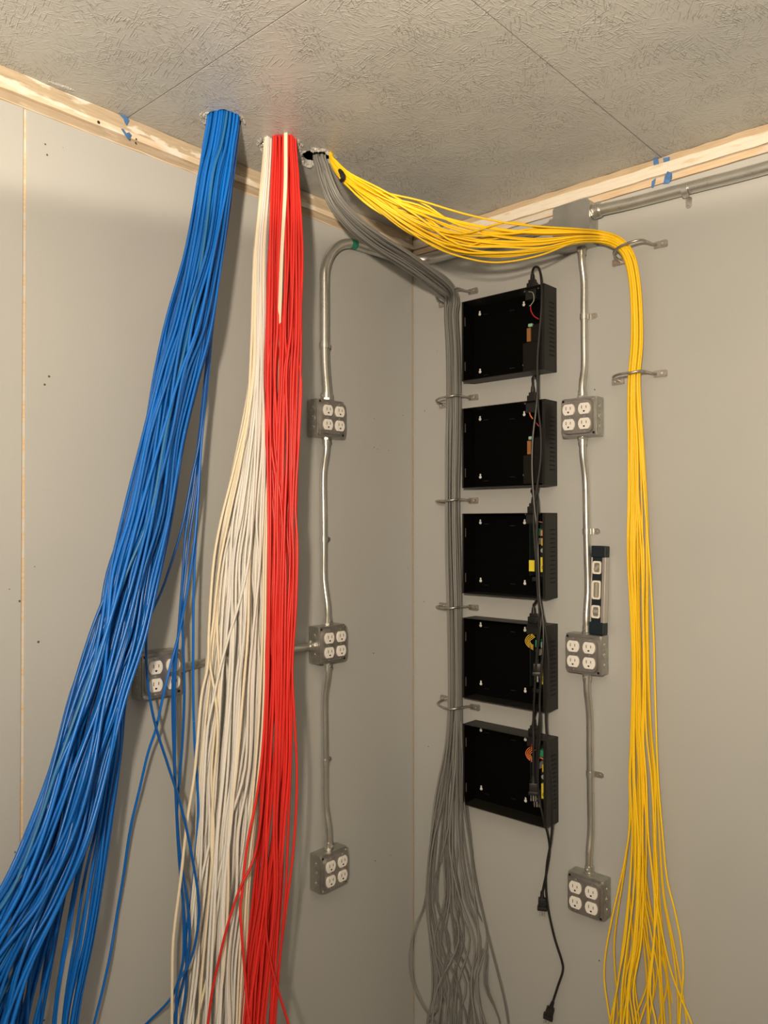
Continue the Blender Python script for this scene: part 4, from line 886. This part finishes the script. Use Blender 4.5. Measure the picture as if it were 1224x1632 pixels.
stray('red_cable', [(455, 232, 1.856), (455, 320, 1.85), (456, 440, 1.84), (455, 560, 1.832), (452, 700, 1.823), (450, 840, 1.816), (448, 980, 1.806), (444, 1100, 1.798), (440, 1220, 1.79), (436, 1340, 1.78), (427, 1420, 1.775), (424, 1480, 1.77), (433, 1540, 1.77), (444, 1580, 1.77), (453, 1610, 1.77), (464, 1645, 1.77), (480, 1700, 1.77)], 0.0030, 'red', 'red cable kicking out to the right at the bundle bottom')

# ---- grey: from the third hole along to the corner rings, then down
rg_ = lambda x, y, o: (onR(x, y, o) - CAM).dot(FW)
GR = [(509, 250, 1.972, 12, .016), (513, 264, 1.972, 12, .017), (520, 289, 1.976, 13, .019), (535, 322, 1.99, 14, .020), (562, 355, 2.03, 15, .021), (600, 385, 2.09, 15, .022), (643, 412, 2.16, 15, .023), (682, 438, 2.235, 15, .023), (710, 459, 2.30, 15, .022), (720, 476, rg_(720, 476, .038), 13, .020), (719, 505, rg_(719, 505, .034), 12, .020), (722, 560, rg_(722, 560, .032), 12, .020), (723, 635, rg_(723, 635, .036), 12.5, .020), (722, 720, rg_(722, 720, .032), 13, .020), (721, 798, rg_(721, 798, .036), 12, .020), (722, 880, rg_(722, 880, .032), 13, .020), (724, 967, rg_(724, 967, .036), 12.5, .020), (725, 1050, rg_(725, 1050, .032), 12, .020), (725, 1125, rg_(725, 1125, .036), 12, .020), (724, 1190, rg_(724, 1190, .036), 16, .020), (719, 1270, rg_(719, 1270, .038), 26, .022), (718, 1350, rg_(718, 1350, .042), 37, .025), (722, 1430, rg_(722, 1430, .046), 45, .028), (733, 1500, rg_(733, 1500, .048), 46, .030), (741, 1570, rg_(741, 1570, .05), 52, .030), (746, 1640, rg_(746, 1640, .052), 66, .030), (748, 1760, rg_(748, 1760, .056), 80, .032)]
bundle('grey_cable', GR, 27, 0.0029, 'grey', 'grey cable in the bundle led through the rings beside the corner', 'grey cable bundle', 41, twist=0.7, wander=[0, .02, .03, .05, .08, .10, .10, .08, .04, .02, .05, .08, .05, .08, .05, .08, .05, .06, .04, .10, .14, .18, .20, .22, .24, .26, .26], edges=False, pre=UPIN, sub=4)
stray('grey_cable', [(700, 1330, rg_(700, 1330, .05)), (688, 1390, rg_(688, 1390, .05)), (676, 1440, rg_(676, 1440, .05)), (662, 1475, 2.3), (653, 1512, 2.28), (653, 1545, 2.28), (660, 1575, 2.28), (673, 1602, 2.28), (690, 1625, 2.28), (712, 1660, 2.28)], 0.0026, 'grey', 'grey cable bowing out left across the wall corner', 'grey outliers', False) if False else None
gt = GR[:20]
def follow(sts, du, m=1.0): return [(s[0] + du * s[3] * (abs(1)), s[1], s[2], ) for s in sts]
def grey_stray(du, tail, label):
    P = [(s[0] + (du * s[3] if k > 8 else 0), s[1] - (du * s[3] if k <= 8 and k > 1 else 0), s[2] - 0.012) for k, s in enumerate(GR[:20])]
    stray('grey_cable', P + tail, 0.0029, 'grey', label)
grey_stray(-0.7, [(702, 1270, rg_(702, 1270, .06)), (692, 1340, rg_(692, 1340, .065)), (683, 1400, rg_(683, 1400, .065)), (675, 1445, rg_(675, 1445, .06)), (661, 1478, 2.36), (653, 1515, 2.34), (653, 1545, 2.33), (660, 1575, 2.32), (674, 1604, 2.31), (692, 1628, 2.30), (716, 1665, 2.30)], 'grey cable bowing out left across the wall corner')
grey_stray(0.2, [(722, 1260, rg_(722, 1260, .06)), (712, 1330, rg_(712, 1330, .065)), (694, 1400, rg_(694, 1400, .068)), (690, 1450, rg_(690, 1450, .068)), (702, 1500, rg_(702, 1500, .068)), (711, 1550, rg_(711, 1550, .068)), (707, 1590, rg_(707, 1590, .068)), (690, 1620, rg_(690, 1620, .068)), (668, 1650, rg_(668, 1650, .068))], 'grey cable looping back left near the photo bottom')
grey_stray(0.8, [(739, 1270, rg_(739, 1270, .06)), (748, 1340, rg_(748, 1340, .06)), (757, 1400, rg_(757, 1400, .06)), (768, 1450, rg_(768, 1450, .06)), (780, 1500, rg_(780, 1500, .06)), (793, 1550, rg_(793, 1550, .06)), (805, 1600, rg_(805, 1600, .06)), (812, 1650, rg_(812, 1650, .06)), (815, 1700, rg_(815, 1700, .06))], 'rightmost grey cable fanning out below the enclosures')

# ---- yellow: from the third hole, swagged below the ceiling to the ring, then down
YL = [(528, 250, 1.945, 4, .012), (534, 262, 1.93, 7, .016), (556, 285, 1.91, 11, .020), (600, 314, 1.90, 19, .026), (660, 345, 1.91, 28, .032), (730, 368, 1.93, 32, .034), (800, 379, 1.95, 28, .032), (860, 380, 1.96, 20, .026), (915, 376, 1.965, 12, .020), (955, 377, rg_(955, 377, .055), 9.5, .016), (985, 387, rg_(985, 387, .050), 9.5, .014), (1002, 407, rg_(1002, 407, .045), 9, .014), (1011, 445, rg_(1011, 445, .040), 9, .014), (1015, 500, rg_(1015, 500, .036), 9.5, .014), (1015, 550, rg_(1015, 550, .036), 10, .014), (1011, 598, rg_(1011, 598, .040), 10, .014), (1011, 650, rg_(1011, 650, .038), 11.5, .014), (1013, 710, rg_(1013, 710, .036), 13.5, .016), (1015, 800, rg_(1015, 800, .036), 16.5, .018), (1016, 880, rg_(1016, 880, .036), 18, .018), (1018, 970, rg_(1018, 970, .036), 15, .018), (1020, 1060, rg_(1020, 1060, .036), 14, .018), (1021, 1160, rg_(1021, 1160, .036), 17, .018), (1025, 1240, rg_(1025, 1240, .038), 22, .020), (1030, 1330, rg_(1030, 1330, .040), 25, .022), (1030, 1420, rg_(1030, 1420, .042), 32, .026), (1034, 1500, rg_(1034, 1500, .044), 40, .030), (1036, 1570, rg_(1036, 1570, .046), 52, .032), (1038, 1650, rg_(1038, 1650, .048), 68, .032), (1040, 1760, rg_(1040, 1760, .05), 76, .03)]
bundle('yellow_cable', YL, 27, 0.0024, 'yellow', 'yellow cable in the bundle swagged below the ceiling and down right wall', 'yellow cable bundle', 53, twist=0.9, wander=[0, .03, .10, .22, .30, .32, .28, .18, .08, .03, .02, .02, .05, .08, .06, .03, .1, .14, .16, .12, .12, .12, .12, .13, .14, .15, .16, .17, .18, .18], edges=False, pre=[(0.0, 0.0, 0.10), (0, 0, 0.03)], sub=4)
def yellow_stray(tail, label, k0=20, du=0.5, head=None):
    P = [(s[0] + (du * s[3] * .8 if k > 10 else 0), s[1] - (du * s[3] * .7 if 1 < k <= 10 else 0), s[2] - 0.008) for k, s in enumerate(YL[:k0])]
    if head: P[2:9] = head
    stray('yellow_cable', P + tail, 0.0023, 'yellow', label)
W_ = lambda l, o=.05: [(x, y, rg_(x, y, o)) for x, y in l]
yellow_stray(W_([(1034, 880), (1038, 940), (1042, 1020), (1044, 1100), (1047, 1200), (1050, 1260), (1056, 1330), (1063, 1400), (1075, 1450), (1085, 1500), (1089, 1550), (1084, 1610), (1082, 1680)]), 'rightmost yellow cable hanging clear of the yellow bundle', 18, 0.7)
yellow_stray(W_([(1006, 1160), (1003, 1240), (1004, 1310), (996, 1370), (985, 1420), (974, 1470), (965, 1520), (963, 1560), (968, 1600), (976, 1650), (985, 1700)]), 'leftmost yellow cable bowing out beside the lowest outlet', 21, -0.5)
yellow_stray(W_([(1008, 1160), (1004, 1250), (1002, 1330), (993, 1400), (985, 1450), (979, 1500), (980, 1545), (984, 1600), (983, 1680)], .045), 'second leftmost yellow cable hanging beside the lowest outlet', 21, -0.35)
yellow_stray(W_([(1026, 1240), (1033, 1330), (1044, 1420), (1058, 1500), (1070, 1550), (1085, 1590), (1100, 1625), (1116, 1670)]), 'yellow cable flaring out to the lower right', 22, 0.6)
yellow_stray([(1016, 880, rg_(1016, 880, .05)), (1017, 970, rg_(1017, 970, .05)), (1019, 1060, rg_(1019, 1060, .05)), (1022, 1160, rg_(1022, 1160, .05)), (1026, 1240, rg_(1026, 1240, .05)), (1030, 1330, rg_(1030, 1330, .05)), (1028, 1420, rg_(1028, 1420, .05)), (1020, 1500, rg_(1020, 1500, .05)), (1003, 1570, rg_(1003, 1570, .05)), (985, 1620, rg_(985, 1620, .05)), (970, 1670, rg_(970, 1670, .05))], 'lowest sagging yellow cable in the swag below the ceiling', 19, 0.1,
    [(562, 296, 1.905), (620, 345, 1.90), (690, 392, 1.92), (750, 413, 1.94), (800, 418, 1.95), (860, 407, 1.955), (915, 386, 1.96)])
yellow_stray([(1012, 880, rg_(1012, 880, .05)), (1014, 970, rg_(1014, 970, .05)), (1016, 1060, rg_(1016, 1060, .05)), (1018, 1160, rg_(1018, 1160, .05)), (1020, 1240, rg_(1020, 1240, .05)), (1024, 1330, rg_(1024, 1330, .05)), (1026, 1420, rg_(1026, 1420, .05)), (1040, 1500, rg_(1040, 1500, .05)), (1052, 1570, rg_(1052, 1570, .05)), (1056, 1650, rg_(1056, 1650, .05))], 'second lowest sagging yellow cable in the swag below the ceiling', 19, -0.1,
    [(560, 293, 1.90), (620, 338, 1.895), (690, 380, 1.91), (750, 398, 1.93), (800, 402, 1.94), (860, 396, 1.95), (915, 383, 1.957)])
# black tie round the yellow cables near the hole
P = [atd(x, y, d) for x, y, d in ((541, 271, 1.90), (545, 277, 1.893), (547, 284, 1.893), (543, 289, 1.90))]
tag(MB().tube(spline(P, 4), [0.004, .005, .0055, .006, .006, .0065, .007, .0065, .006, .006, .005, .005, .004], 8).build('cable_tie', 'blackpl', None, True), 'black tie around the yellow cables close to the ceiling hole', 'cable tie')
